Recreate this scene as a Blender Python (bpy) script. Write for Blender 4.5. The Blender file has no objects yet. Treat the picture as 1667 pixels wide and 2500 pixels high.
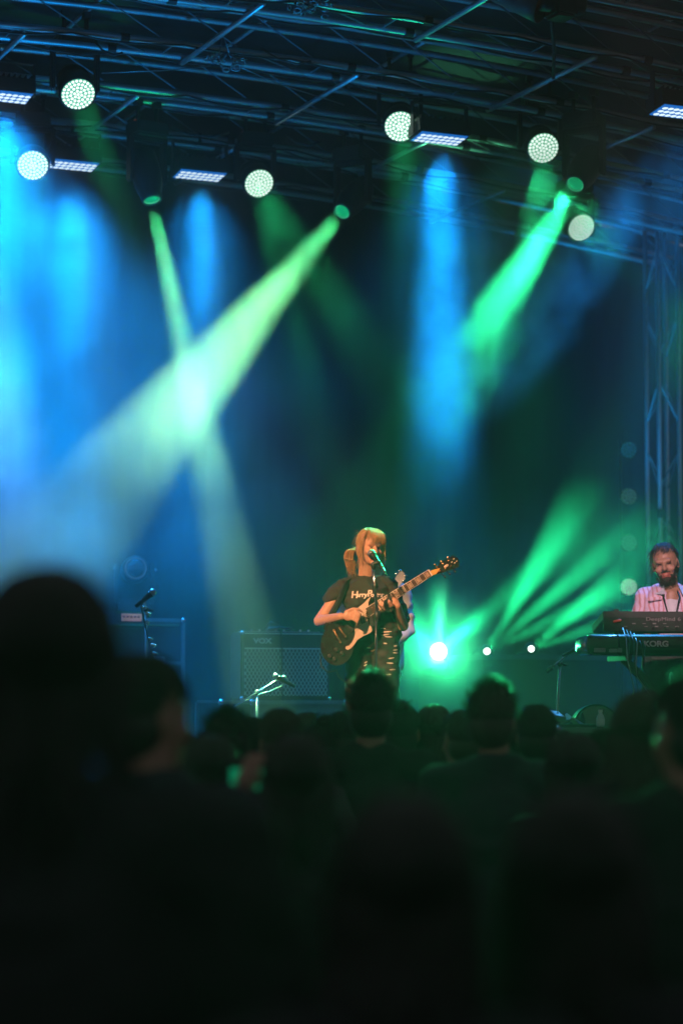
import bpy, bmesh, math, random
from mathutils import Vector, Matrix, noise as mnoise
S = bpy.context.scene
COL = S.collection
V = Vector
# ------------------------------------------------------------------ camera
F_PX = 5600.0
YAW = math.radians(24)
PITCH = math.atan(450 / F_PX)
CAM = V((0, 0, 1.68))
RT = V((math.cos(YAW), -math.sin(YAW), 0))
FH = V((math.sin(YAW), math.cos(YAW), 0))
FW = FH * math.cos(PITCH) + V((0, 0, math.sin(PITCH)))
UP = RT.cross(FW)
def at(px, py, d):
    """point of the place seen at photo position (px, py), d metres from the camera"""
    return CAM + d * (FW + RT * ((px - 833.5) / F_PX) + UP * ((1250 - py) / F_PX))
cam = bpy.data.cameras.new('camera')
camo = bpy.data.objects.new('camera', cam); COL.objects.link(camo)
camo.location = CAM; camo.rotation_euler = (math.pi / 2 + PITCH, 0, -YAW)
cam.sensor_fit = 'VERTICAL'; cam.sensor_height = 36; cam.lens = F_PX / 2500 * 36
cam.clip_start = 0.1; cam.clip_end = 400
cam.dof.use_dof = True; cam.dof.focus_distance = 14.0; cam.dof.aperture_fstop = 1.7
S.camera = camo
# ------------------------------------------------------------------ world: night
w = bpy.data.worlds.new('World'); S.world = w; w.use_nodes = True
w.node_tree.nodes['Background'].inputs[0].default_value = (.085, .087, .10, 1)
w.node_tree.nodes['Background'].inputs[1].default_value = 1
S.view_settings.view_transform = 'Standard'; S.view_settings.look = 'None'
S.view_settings.exposure = 0; S.view_settings.gamma = 1
cy = S.cycles
cy.use_denoising = True; cy.denoising_prefilter = 'ACCURATE'
cy.max_bounces = 4; cy.volume_bounces = 0; cy.diffuse_bounces = 2; cy.glossy_bounces = 2
cy.transmission_bounces = 2; cy.transparent_max_bounces = 8
cy.volume_step_rate = 2; cy.volume_max_steps = 128
cy.sample_clamp_indirect = 4
# ------------------------------------------------------------------ lights
GREEN = (.03, 1, .33)
PALE = (.50, 1, .38)
BLUE = (.005, .30, 1)
def spot(p, t, W, col, half, rad, blend=.3, parent=None, name='lamp', lin=0):
    l = bpy.data.lights.new(name, 'SPOT'); l.energy = W; l.color = col
    l.spot_size = 2 * math.radians(half); l.spot_blend = blend; l.shadow_soft_size = rad
    if lin:                                            # tightly focused beam: thins out as 1/r rather than 1/r2
        l.use_nodes = True; nt = l.node_tree; e = nt.nodes['Emission']; f = nt.nodes.new('ShaderNodeLightFalloff')
        f.inputs['Strength'].default_value = 1 / lin; nt.links.new(f.outputs['Linear'], e.inputs['Strength'])
    o = bpy.data.objects.new(name, l); COL.objects.link(o)
    o.rotation_euler = (V(t) - V(p)).to_track_quat('-Z', 'Y').to_euler()
    o.location = V(p) - (parent.location if parent else V((0, 0, 0)))
    o.parent = parent
    return o
# front-of-house spots (behind and above the camera, where a concert has them)
SING = at(905, 1500, 14)
spot(CAM + FH * 5.5 - RT * 4.2 + V((0, 0, 5.0)), SING, 10500, (1, .47, .23), 4.4, .10, .5, name='front_spot')
spot(CAM + FH * 5 + RT * .6 + V((0, 0, 3.9)), at(1625, 1450, 14.3), 5000, (1, .56, .62), 3.6, .10, .5, name='front_spot')
# added unseen blue uplight, brightening the roof trusses from below
spot(V((4.8, 12.6, 1.2)), V((5.0, 14.3, 6)), 850, (.0, .33, 1), 32, .25, .8, name='added_uplight')
# added unseen blue spot past the left edge, brightening the smoke there
q_ = at(-95, 240, 17.2); spot(q_, q_ + V((.2, 0, -5)), 13000, (.15, .46, 1), 13, .15, .6, name='added_side_spot', lin=3)
q_ = at(1560, 1500, 19.6); spot(V((q_.x, q_.y, 1.2)), V((q_.x + .5, q_.y + 1.0, 4.2)), 2200, (.0, .36, 1), 14, .1, .8, name='added_uplight')  # second added uplight, unseen, brightening the right tower

# ------------------------------------------------------------------ materials
def mat(name, col, rough=.6, metal=0, var=.25, scale=20, bump=0, bscale=60, spec=.5, emit=None, es=1, coat=0):
    m = bpy.data.materials.new(name); m.use_nodes = True; nt = m.node_tree; N = nt.nodes.new; L = nt.links.new
    b = nt.nodes['Principled BSDF']
    b.inputs['Roughness'].default_value = rough; b.inputs['Metallic'].default_value = metal
    b.inputs['Specular IOR Level'].default_value = spec
    if coat: b.inputs['Coat Weight'].default_value = coat
    tc = N('ShaderNodeTexCoord')
    if var:
        nz = N('ShaderNodeTexNoise'); nz.inputs['Scale'].default_value = scale; nz.inputs['Detail'].default_value = 5
        L(tc.outputs['Object'], nz.inputs['Vector'])
        mx = N('ShaderNodeMix'); mx.data_type = 'RGBA'
        mx.inputs[6].default_value = (*[c * (1 - var) for c in col], 1)
        mx.inputs[7].default_value = (*[min(1, c * (1 + var)) for c in col], 1)
        L(nz.outputs['Fac'], mx.inputs[0]); L(mx.outputs[2], b.inputs['Base Color'])
        mr = N('ShaderNodeMapRange'); mr.inputs[3].default_value = max(0, rough - .12); mr.inputs[4].default_value = min(1, rough + .12)
        L(nz.outputs['Fac'], mr.inputs[0]); L(mr.outputs[0], b.inputs['Roughness'])
    else:
        b.inputs['Base Color'].default_value = (*col, 1)
    if bump:
        n2 = N('ShaderNodeTexNoise'); n2.inputs['Scale'].default_value = bscale; n2.inputs['Detail'].default_value = 4
        L(tc.outputs['Object'], n2.inputs['Vector'])
        bp = N('ShaderNodeBump'); bp.inputs['Strength'].default_value = bump; bp.inputs['Distance'].default_value = .01
        L(n2.outputs['Fac'], bp.inputs['Height']); L(bp.outputs[0], b.inputs['Normal'])
    if emit:
        b.inputs['Emission Color'].default_value = (*emit, 1); b.inputs['Emission Strength'].default_value = es
        m.cycles.emission_sampling = 'NONE'
    return m
M = {}
M['blackcloth'] = mat('black_cloth', (.030, .029, .031), .95, 0, .3, 20, .3, 20, spec=.1)
M['black'] = mat('black_plastic', (.012, .012, .013), .45)
M['blackmetal'] = mat('black_metal', (.014, .014, .016), .4, .3)
M['alu'] = mat('aluminium', (.55, .56, .58), .42, .85, .2, 8)
M['edge'] = mat('worn_dark_edge', (.14, .14, .15), .55, .5, .4, 20)
M['chrome'] = mat('chrome', (.6, .61, .63), .22, 1, .1)
M['steel'] = mat('dull_steel', (.3, .3, .31), .4, .8)
M['tarp'] = mat('roof_tarp', (.012, .012, .014), .8, 0, .3, 2, .3, 6)
M['drape'] = mat('black_drape', (.003, .003, .0035), .95, 0, .3, 4, spec=.1)
M['deck'] = mat('stage_deck', (.018, .018, .018), .7, 0, .3, 6)
M['grass'] = mat('trodden_grass', (.03, .045, .018), .95, 0, .5, 3, .6, 20)
M['skin'] = mat('skin', (.48, .25, .16), .5, 0, .1, 30, .05, 90)
M['skin2'] = mat('tanned_skin', (.36, .2, .13), .5, 0, .12, 30, .05, 90)
M['lip'] = mat('lips', (.36, .12, .09), .4)
M['eye'] = mat('eye_white', (.5, .45, .4), .25, 0, 0)
M['lash'] = mat('eyelid', (.05, .03, .025), .7)
M['blond'] = mat('blond_hair', (.38, .19, .075), .42, 0, .35, 45)
M['darkhair'] = mat('dark_hair', (.018, .013, .010), .45, 0, .3, 45)
M['brownhair'] = mat('brown_hair', (.05, .033, .022), .45, 0, .3, 45)
M['stubble'] = mat('beard_stubble', (.035, .024, .018), .8, 0, .4, 300)
M['tee'] = mat('charcoal_cotton', (.024, .020, .018), .85, 0, .2, 40, .35, 30)
M['jean'] = mat('black_denim', (.016, .018, .018), .7, 0, .35, 60, .4, 40)
M['white'] = mat('white_cotton', (.55, .57, .6), .8, 0, .12, 12, .4, 18)
M['cream'] = mat('cream_print', (.75, .62, .52), .7, 0, .1)
M['gtr'] = mat('black_lacquer', (.012, .010, .010), .28, 0, .2, 10, coat=.0)
M['pearl'] = mat('pearl_pickguard', (.62, .47, .36), .35, 0, .25, 90)
M['rose'] = mat('rosewood', (.06, .033, .02), .5, 0, .3, 60)
M['maple'] = mat('amber_maple', (.62, .34, .08), .35, 0, .15, 40)
M['ivory'] = mat('ivory_binding', (.75, .62, .52), .4, 0, .08)
M['gold'] = mat('gold_hardware', (.75, .42, .2), .25, 1, .1)
M['pedal'] = mat('white_plastic', (.6, .6, .6), .4)
M['glass'] = mat('clear_plastic', (.5, .55, .6), .12, 0, .1)
M['cases'] = mat('grey_case_board', (.07, .075, .08), .5, 0, .2, 12)
M['vinyl'] = mat('amp_vinyl', (.03, .032, .035), .55, 0, .3, 120, .3, 200)
M['lensglass'] = mat('lens_glass', (.02, .02, .025), .06, 0, 0, spec=1)
M['logo'] = mat('pale_logo', (.62, .58, .58), .4, 0, .05)
M['logodim'] = mat('dim_logo', (.22, .2, .2), .4, 0, .05)
M['red'] = mat('red_plug', (.6, .07, .06), .4, 0, .1)
M['panel_warm'] = mat('backlit_amp_panel', (.35, .16, .13), .5, 0, .4, 26, emit=(.55, .2, .17), es=.30)
# the things that give off light
def emis(name, col, s):
    m = mat(name, (.05, .05, .05), .4, 0, 0, emit=col, es=s); return m
M['cell'] = emis('lit_green_white_cell', (.84, 1, .90), 1.7)
M['cellrim'] = emis('lit_green_cell_rim', (.12, .62, .34), .8)
M['bcell'] = emis('lit_blue_white_cell', (.74, .93, 1), 1.3)
M['bcellrim'] = emis('lit_blue_cell_rim', (.02, .25, .95), .6)
M['glens'] = emis('lit_green_lens', (.0, .62, .22), .65)
M['glensrim'] = emis('lit_green_lens_rim', (.08, .9, .42), .75)
M['hot'] = emis('hot_white_lens', (.85, 1, .92), 6)
M['dim'] = emis('dim_led', (.16, .40, .34), .12)
M['dimb'] = emis('dim_blue_led', (.0, .14, .34), .22)
M['dimw'] = emis('pale_led', (.33, .52, .40), .62)
M['dimgap'] = mat('led_plate', (.02, .05, .05), .5, 0, 0)
M['ember'] = emis('orange_indicator', (.8, .16, .06), .5)

# grille cloth: diamond weave of the amplifier
def grille_mat():
    m = mat('diamond_grille', (.1, .1, .1), .55, 0, 0); nt = m.node_tree; N = nt.nodes.new; L = nt.links.new
    b = nt.nodes['Principled BSDF']; tc = N('ShaderNodeTexCoord'); sp = N('ShaderNodeSeparateXYZ'); L(tc.outputs['Object'], sp.inputs[0])
    outs = []
    for sg in (1, -1):
        a = N('ShaderNodeMath'); a.operation = 'MULTIPLY_ADD'; L(sp.outputs['Z'], a.inputs[0]); a.inputs[1].default_value = sg * .62; L(sp.outputs['X'], a.inputs[2])
        k = N('ShaderNodeMath'); k.operation = 'MULTIPLY'; L(a.outputs[0], k.inputs[0]); k.inputs[1].default_value = 105
        s = N('ShaderNodeMath'); s.operation = 'SINE'; L(k.outputs[0], s.inputs[0]); 
        ab = N('ShaderNodeMath'); ab.operation = 'ABSOLUTE'; L(s.outputs[0], ab.inputs[0]); outs.append(ab)
    mn = N('ShaderNodeMath'); mn.operation = 'MINIMUM'; L(outs[0].outputs[0], mn.inputs[0]); L(outs[1].outputs[0], mn.inputs[1])
    mr = N('ShaderNodeMapRange'); mr.inputs[1].default_value = .25; mr.inputs[2].default_value = .6; L(mn.outputs[0], mr.inputs[0])
    mx = N('ShaderNodeMix'); mx.data_type = 'RGBA'; mx.inputs[6].default_value = (.34, .33, .33, 1); mx.inputs[7].default_value = (.03, .03, .032, 1)
    L(mr.outputs[0], mx.inputs[0]); L(mx.outputs[2], b.inputs['Base Color'])
    return m
M['grille'] = grille_mat()
# striped jacket of the keyboard player: pink cloth with faint stripes
def stripe_mat():
    m = mat('striped_jacket_cloth', (.5, .4, .5), .8, 0, 0, bump=.4, bscale=25); nt = m.node_tree; N = nt.nodes.new; L = nt.links.new
    b = nt.nodes['Principled BSDF']; tc = N('ShaderNodeTexCoord'); wv = N('ShaderNodeTexWave'); wv.bands_direction = 'X'
    wv.inputs['Scale'].default_value = 11; wv.inputs['Distortion'].default_value = 3; wv.inputs['Detail'].default_value = 1; wv.inputs['Detail Scale'].default_value = 1.2
    L(tc.outputs['Object'], wv.inputs['Vector'])
    cr = N('ShaderNodeValToRGB'); e = cr.color_ramp.elements
    e[0].color = (.50, .24, .26, 1); e[0].position = .05; e[1].color = (.62, .48, .60, 1); e[1].position = .45
    L(wv.outputs['Fac'], cr.inputs[0]); L(cr.outputs[0], b.inputs['Base Color'])
    return m
M['jacket'] = stripe_mat()

# ------------------------------------------------------------------ mesh helpers
def frame(d, up=V((0, 0, 1))):
    d = V(d).normalized(); s = d.cross(up)
    if s.length < 1e-4: s = V((1, 0, 0))
    s.normalize(); u = s.cross(d)
    return Matrix((s, u, d)).transposed()          # columns: side, up, along
def add(bm, verts, faces, mi=0, smooth=False):
    vs = [bm.verts.new(v) for v in verts]
    for f in faces:
        try:
            q = bm.faces.new([vs[i] for i in f]); q.material_index = mi; q.smooth = smooth
        except ValueError: pass
    return vs
def box(bm, c, s, R=None, mi=0, bev=0):
    c = V(c); R = R or Matrix.Identity(3); hx, hy, hz = s[0] / 2, s[1] / 2, s[2] / 2
    t = bmesh.new(); bmesh.ops.create_cube(t, size=1)
    for v in t.verts: v.co = V((v.co.x * s[0], v.co.y * s[1], v.co.z * s[2]))
    if bev: bmesh.ops.bevel(t, geom=t.edges[:], offset=bev, segments=2, affect='EDGES')
    t.verts.index_update()
    add(bm, [c + R @ v.co for v in t.verts], [[v.index for v in f.verts] for f in t.faces], mi)
    t.free()
def tube(bm, pts, r, seg=8, mi=0, close=True, flat=1.0, upv=V((0, 0, 1))):
    pts = [V(p) for p in pts]; n = len(pts)
    rs = r if isinstance(r, (list, tuple)) else [r] * n
    vs, fs = [], []
    for i, p in enumerate(pts):
        d = pts[min(i + 1, n - 1)] - pts[max(i - 1, 0)]
        Fm = frame(d, upv) if abs(d.normalized().dot(upv)) < .995 else frame(d, V((0, 1, 0)))
        for k in range(seg):
            a = 2 * math.pi * k / seg
            vs.append(p + Fm @ V((math.cos(a) * rs[i], math.sin(a) * rs[i] * flat, 0)))
    for i in range(n - 1):
        for k in range(seg):
            a = i * seg + k; b = i * seg + (k + 1) % seg
            fs.append((a, b, b + seg, a + seg))
    if close:
        fs.append(tuple(range(seg))[::-1]); fs.append(tuple((n - 1) * seg + k for k in range(seg)))
    add(bm, vs, fs, mi, True)
def lathe(bm, prof, o, d, seg=24, mi=0, caps=(True, True)):
    """prof: list of (along, radius)"""
    Fm = frame(d); o = V(o); vs, fs = [], []
    for t, r in prof:
        for k in range(seg):
            a = 2 * math.pi * k / seg; vs.append(o + Fm @ V((math.cos(a) * r, math.sin(a) * r, t)))
    for i in range(len(prof) - 1):
        for k in range(seg):
            a = i * seg + k; b = i * seg + (k + 1) % seg; fs.append((a, b, b + seg, a + seg))
    if caps[0]: fs.append(tuple(range(seg))[::-1])
    if caps[1]: fs.append(tuple((len(prof) - 1) * seg + k for k in range(seg)))
    add(bm, vs, fs, mi, len(prof) > 3)
def capsule(bm, p0, p1, r0, r1, seg=14, mi=0):
    p0, p1 = V(p0), V(p1); d = p1 - p0; L = max(d.length, 1e-5)
    prof = [(-r0 * math.cos(a), r0 * math.sin(a)) for a in (.15, .5, .9, 1.3)] + [(L + r1 * math.sin(a), r1 * math.cos(a)) for a in (.0, .35, .75, 1.15, 1.42)]
    lathe(bm, prof, p0, d if d.length > 1e-5 else V((0, 0, 1)), seg, mi)
def ell(bm, c, r, R=None, mi=0, u=20, v=14):
    R = R or Matrix.Identity(3); c = V(c); t = bmesh.new(); bmesh.ops.create_uvsphere(t, u_segments=u, v_segments=v, radius=1)
    t.verts.index_update()
    add(bm, [c + R @ V((q.co.x * r[0], q.co.y * r[1], q.co.z * r[2])) for q in t.verts], [[q.index for q in f.verts] for f in t.faces], mi, True)
    t.free()
def prism(bm, poly, o, ux, uy, un, th, mi=0):
    """flat outline (2-D points) swept th along un"""
    n = len(poly); o = V(o)
    a = [o + ux * p[0] + uy * p[1] for p in poly]; b = [q + un * th for q in a]
    add(bm, a + b, [tuple(range(n))[::-1], tuple(range(n, 2 * n))] + [(i, (i + 1) % n, n + (i + 1) % n, n + i) for i in range(n)], mi)
def tag(o, label=None, cat=None, group=None, kind=None):
    if label: o['label'] = label
    if cat: o['category'] = cat
    if group: o['group'] = group
    if kind: o['kind'] = kind
    return o
def thing(name, loc, label, cat, group=None, rz=0):
    o = bpy.data.objects.new(name, None); COL.objects.link(o); o.location = loc; o.rotation_euler = (0, 0, rz)
    o.empty_display_size = .1
    return tag(o, label, cat, group)
def obj(name, bm, mats, parent=None, loc=None, rz=None):
    bmesh.ops.recalc_face_normals(bm, faces=bm.faces[:])
    me = bpy.data.meshes.new(name); bm.to_mesh(me); bm.free()
    for m in (mats if isinstance(mats, (list, tuple)) else [mats]): me.materials.append(M[m] if isinstance(m, str) else m)
    o = bpy.data.objects.new(name, me); COL.objects.link(o); o.parent = parent
    if loc is not None: o.location = loc
    if rz is not None: o.rotation_euler = (0, 0, rz)
    return o
B = bmesh.new
def text(s, size, mtx, m, parent, name='lettering', ext=.002, shear=0, space=1.0, bold=0):
    cu = bpy.data.curves.new(name, 'FONT'); cu.body = s; cu.size = size; cu.extrude = ext; cu.align_x = 'CENTER'; cu.align_y = 'CENTER'
    cu.shear = shear; cu.space_character = space; cu.offset = bold
    t = bpy.data.objects.new(name + '_tmp', cu); COL.objects.link(t)
    dg = bpy.context.evaluated_depsgraph_get(); me = bpy.data.meshes.new_from_object(t.evaluated_get(dg))
    bpy.data.objects.remove(t); me.name = name; me.transform(mtx); me.materials.clear(); me.materials.append(M[m])
    o = bpy.data.objects.new(name, me); COL.objects.link(o); o.parent = parent
    return o
def remesh(name, bm, voxel, mats, parent=None, smooth=4, wr=0, wscale=8, seed=0, paint=None):
    """weld overlapping volumes into one continuous surface"""
    me = bpy.data.meshes.new(name); bm.to_mesh(me); bm.free()
    t = bpy.data.objects.new(name + '_tmp', me); COL.objects.link(t)
    r = t.modifiers.new('r', 'REMESH'); r.mode = 'VOXEL'; r.voxel_size = voxel; r.use_smooth_shade = True
    if smooth:
        q = t.modifiers.new('s', 'SMOOTH'); q.iterations = smooth; q.factor = .5
    dg = bpy.context.evaluated_depsgraph_get(); out = bpy.data.meshes.new_from_object(t.evaluated_get(dg))
    bpy.data.objects.remove(t); bpy.data.meshes.remove(me); out.name = name
    out.materials.clear()
    for m in (mats if isinstance(mats, (list, tuple)) else [mats]): out.materials.append(M[m] if isinstance(m, str) else m)
    if wr:
        nrm = [v.normal.copy() for v in out.vertices]
        for v, nn in zip(out.vertices, nrm):
            p = v.co * wscale; p = V((p.x * 1.0 + seed, p.y, p.z * 1.6))
            v.co += nn * wr * (abs(mnoise.noise(p)) * -2 + .6 + .5 * mnoise.noise(p * 2.3))
    if paint:
        for f in out.polygons: f.material_index = paint(f.center)
    out.polygons.foreach_set('use_smooth', [True] * len(out.polygons))
    o = bpy.data.objects.new(name, out); COL.objects.link(o); o.parent = parent
    return o
rnd = random.Random(7)

# ------------------------------------------------------------------ ground, stage, roof
bm = B(); box(bm, (5, 8, -.05), (78, 78, .1)); tag(obj('ground', bm, 'grass'), kind='structure')
STZ = 1.05
XA, ARC = 5.4, 48.0
def zroof(x): return 6.22 - (x - XA) ** 2 / (2 * ARC)
stage = thing('stage', (5.5, 14.9, 0), 'low black concert stage deck with a plain black skirt', 'stage')
bm = B(); box(bm, (0, 0, STZ - .06), (14, 9.2, .12)); obj('deck', bm, 'deck', stage)
bm = B()
for (c, s) in (((0, -4.55, .49), (13.9, .04, .98)), ((-6.95, 0, .49), (.04, 9.0, .98)), ((6.95, 0, .49), (.04, 9.0, .98))): box(bm, c, s)
obj('skirt', bm, 'drape', stage)
# back drape with folds
bm = B(); vs, fs = [], []; n = 240
for i in range(n + 1):
    x = -1.6 + 14.4 * i / n; y = 19.45 + .025 * math.sin(i * 1.3) + .02 * math.sin(i * .41)
    vs += [V((x, y, STZ)), V((x, y, zroof(x) + .5))]
for i in range(n): fs.append((2 * i, 2 * i + 2, 2 * i + 3, 2 * i + 1))
add(bm, vs, fs, 0, True)
tag(obj('backdrop_curtain', bm, 'drape'), 'black folded backdrop curtain hanging behind the whole stage', 'curtain')
# roof tarp
bm = B(); vs, fs = [], []
xs = [-2 + i * .35 for i in range(43)]; ys = [10.6 + j * .7 for j in range(14)]
for x in xs:
    for j, y in enumerate(ys): vs.append(V((x, y, zroof(x) + .62 - .05 * abs(math.sin(j * 1.4)) + .02 * math.sin(x * 4 + j))))
for i in range(len(xs) - 1):
    for j in range(len(ys) - 1):
        a = i * len(ys) + j; fs.append((a, a + 1, a + 1 + len(ys), a + len(ys)))
add(bm, vs, fs, 0, True)
tag(obj('roof_canopy', bm, 'tarp'), 'black arched tarpaulin roof stretched above the stage trusses', 'roof')

# unit cylinder shared by all lattice bars
bm = B(); lathe(bm, [(0, 1), (1, 1)], (0, 0, 0), (0, 0, 1), 6)
bmesh.ops.recalc_face_normals(bm, faces=bm.faces[:])
UNIT = bpy.data.meshes.new('brace'); bm.to_mesh(UNIT); bm.free(); UNIT.materials.append(mat('lattice_bar', (.22, .22, .23), .5, .7, .2))
def brace(p0, p1, r, parent, name='brace'):
    p0, p1 = V(p0), V(p1); d = p1 - p0
    o = bpy.data.objects.new(name, UNIT); COL.objects.link(o); o.parent = parent
    Fm = frame(d).to_4x4(); o.matrix_local = Matrix.Translation(p0) @ Fm @ Matrix.Diagonal((r, r, d.length, 1))
    return o
TW = .29
def roof_truss(Y, label, x0=1.9, x1=11.6, r=.025):
    t = thing('roof_truss', (XA, Y, zroof(XA)), label, 'truss', 'arched box trusses under the stage roof')
    n = int((x1 - x0) / .57); xs = [x0 + (x1 - x0) * i / n for i in range(n + 1)]
    P = lambda x, j, k: V((x - XA, (j - .5) * TW, zroof(x) - zroof(XA) + k * TW))
    for j in (0, 1):
        for k in (0, 1):
            bm = B(); tube(bm, [P(x, j, k) for x in xs], r, 8); obj('chord', bm, 'alu', t)
    for i in range(n):
        a, b = xs[i], xs[i + 1]; m_ = (a + b) / 2
        brace(P(a, 0, 1), P(b - .05, 0, 0), .0055, t)
        if i % 2: brace(P(a, 0, 0), P(b - .1, 1, 0), .0065, t)
        else: brace(P(a, 0, 0), P(a, 1, 0), .0065, t)
    for j, ph_ in ((0, 0.0), (1, 1.1)):                 # cables tied along the bottom chords
        bm = B(); tube(bm, [P(x0 + (x1 - x0) * q / 120, j, 0) + V((0, (.03 if j else -.03), -.014 - .045 * abs(math.sin(q * .31 + ph_ + Y)) * (.4 + .6 * math.sin(q * .083 + Y) ** 2))) for q in range(121)], .008, 5); obj('tied_cable', bm, 'black', t)
    for x in xs[2::3]:                                  # dark clamps and couplers
        for j in (0, 1):
            bm = B(); lathe(bm, [(-.03, .034), (.03, .034)], P(x + .2, j, 0), (1, 0, 0), 10); obj('coupler', bm, 'blackmetal', t)
    return t
TY = [12.45, 13.7, 14.95, 16.2, 17.35, 18.5]
for y, lab in zip(TY, ['arched aluminium box truss nearest the audience, mostly above the picture',
                       'blue lit arched truss running across the top right of the roof',
                       'bright blue arched truss that the upper left wash light hangs under',
                       'middle arched truss with long diagonal bars behind the brightest one',
                       'dim arched truss behind the round green wash lights',
                       'rearmost arched truss in front of the black curtain']):
    roof_truss(y, lab)
# purlins from front to back
for i in range(11):
    x = 3.0 + i * .62; low = i % 2 == 0
    z = zroof(x) + (TW + .045 if not low else -.048)
    for j in range(len(TY) - 1):
        if (low and (j % 2 == 0) == (i % 4 == 0)) or (not low and j % 2): continue
        bm = B(); tube(bm, [V((0, -.15, 0)), V((0, TY[j + 1] - TY[j] + .15, 0))], .019 if low else .016, 8)
        tag(obj('roof_purlin', bm, 'alu', loc=(x, TY[j], z)),
            'straight tube running front to back under the roof trusses' if low else 'straight dark tube running front to back above the roof trusses',
            'roof tube', 'lower purlins under the trusses' if low else 'upper purlins above the trusses')
# lattice tower at the back right
tw = thing('truss_tower', V((11.2, 18.0, STZ)), 'tall upright aluminium lattice tower at the right edge of the stage', 'truss tower')
a_ = .215; H_ = 5.05
c4 = [V((-a_ / 2, -a_ / 2, 0)), V((a_ / 2, -a_ / 2, 0)), V((a_ / 2, a_ / 2, 0)), V((-a_ / 2, a_ / 2, 0))]
tl = at(1618, 1150, 21.2); tw.location = V((tl.x, tl.y, STZ))
for c in c4:
    bm = B(); tube(bm, [c, c + V((0, 0, H_))], .021, 8); obj('chord', bm, 'alu', tw)
for i in range(8):
    z0 = i * .62
    for q in range(4):
        A_, B_ = c4[q], c4[(q + 1) % 4]
        if (i + q) % 2: A_, B_ = B_, A_
        brace(A_ + V((0, 0, z0 + .05)), B_ + V((0, 0, z0 + .42)), .008, tw)
bm = B(); box(bm, (0, 0, .01), (.5, .5, .02)); obj('base_plate', bm, 'steel', tw)
for z in (1.35, 2.3): 
    bm = B(); lathe(bm, [(-.04, .033), (.04, .033)], c4[0] + V((0, 0, z)), (0, 0, 1), 10); obj('clamp', bm, 'blackmetal', tw)
# diagonal roof struts near the tower
# ------------------------------------------------------------------ moving lights
def hexcells(R, rings):
    out = [(0, 0)]; s = R / (rings + .5)
    for k in range(1, rings + 1):
        n = 6 * k
        for i in range(n):
            a = 2 * math.pi * i / n + .13 * k; out.append((math.cos(a) * s * k, math.sin(a) * s * k))
    return out, s
def led_dome(bm, c, Fm, r, h, white=0, rim=1):
    seg = 9; vs, fs = [V(c)], []
    for t, q in ((1.0, -.0), (.72, .6), (.0, 1)):
        pass
    rings = [(r, 0), (r * .84, h * .5)]
    vs = []
    for rr, hh in rings:
        for k in range(seg):
            a = 2 * math.pi * k / seg; vs.append(c + Fm @ V((math.cos(a) * rr, math.sin(a) * rr, hh)))
    vs.append(c + Fm @ V((0, 0, h)))
    b = add(bm, vs, [], 0)
    for k in range(seg):
        f = bm.faces.new((b[k], b[(k + 1) % seg], b[seg + (k + 1) % seg], b[seg + k])); f.material_index = rim; f.smooth = True
        f = bm.faces.new((b[seg + k], b[seg + (k + 1) % seg], b[2 * seg])); f.material_index = white; f.smooth = True
def yoke_and_base(t, piv, side, r, arm, up, base_h=None):
    """base box, yoke; piv local, up = +1 hanging (base above) / -1 standing"""
    bz = piv.z + up * (arm + .06)
    bm = B(); box(bm, (piv.x, piv.y, bz), (.27, .21, .11), frame(V((0, 0, 1)), side) if 0 else Matrix.Rotation(math.atan2(side.y, side.x), 3, 'Z'), 0, .015); obj('base', bm, 'black', t)
    bm = B(); w_ = r + .03; Rz = Matrix.Rotation(math.atan2(side.y, side.x), 3, 'Z')
    for s in (-1, 1): box(bm, piv + side * s * w_ + V((0, 0, up * (arm / 2 - .02))), (.03, .09, arm + .06), Rz, 0, .012)
    box(bm, piv + V((0, 0, up * (arm - .005))), (2 * w_ + .03, .09, .04), Rz, 0, .012)
    obj('yoke', bm, 'blackmetal', t)
    if up > 0:
        top = base_h if base_h else bz + .2
        for s in (-1, 1):
            bm = B(); tube(bm, [V((piv.x, piv.y, bz + .05)) + side * .08 * s, V((piv.x, piv.y, max(top, bz + .1))) + side * .08 * s], .016, 6)
            box(bm, V((piv.x, piv.y, max(top, bz + .1))) + side * .08 * s, (.05, .07, .05), Rz)
            obj('clamp', bm, 'blackmetal', t)
        bm = B(); box(bm, V((piv.x, piv.y, bz + .062)) + side * .1, (.02, .006, .008)); obj('indicator', bm, 'ember', t)
WASHES = 'round green wash moving lights under the trusses'
def wash(px, py, d, aim, label, W, half=7, R=.118, added_spots=()):
    p = at(px, py, d); dr = (aim - p).normalized(); piv = p - dr * .13
    t = thing('moving_wash_light', V((piv.x, piv.y, zroof(piv.x) - .05)), label, 'stage light', WASHES)
    o = t.location; L = lambda q: q - o
    side = dr.cross(V((0, 0, 1))).normalized(); Fm = frame(dr)
    bm = B(); lathe(bm, [(-.30, .05), (-.28, .09), (-.18, .115), (-.08, R + .012), (-.005, R + .016), (.004, R + .008)], L(p), dr, 28)
    for q in range(8): lathe(bm, [(-.2 + q * .012, .122), (-.196 + q * .012, .122)], L(p), dr, 24)
    hd = obj('head', bm, 'black', t)
    bm = B(); lathe(bm, [(.0045, R), (.005, R * .98)], L(p), dr, 28, 1); cs, s = hexcells(R, 4)
    for (x, y) in cs: led_dome(bm, L(p) + Fm @ V((x, y, .006)), Fm, s * .50, s * .35)
    obj('led_array', bm, ['cell', 'cellrim'], t)
    yoke_and_base(t, L(piv), side, R + .01, .24, 1, 0)
    spot(p + dr * .06, aim, W, GREEN, half, .1, .5, t)
    for (sx, sy, sd, sw, sh) in added_spots: spot(p + dr * .06, at(sx, sy, sd), sw, GREEN, sh, .1, .8, t)  # added narrow spots inside the fixture, rim-lighting singer and crowd heads
BEAMS = 'green beam moving lights under the trusses'
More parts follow.
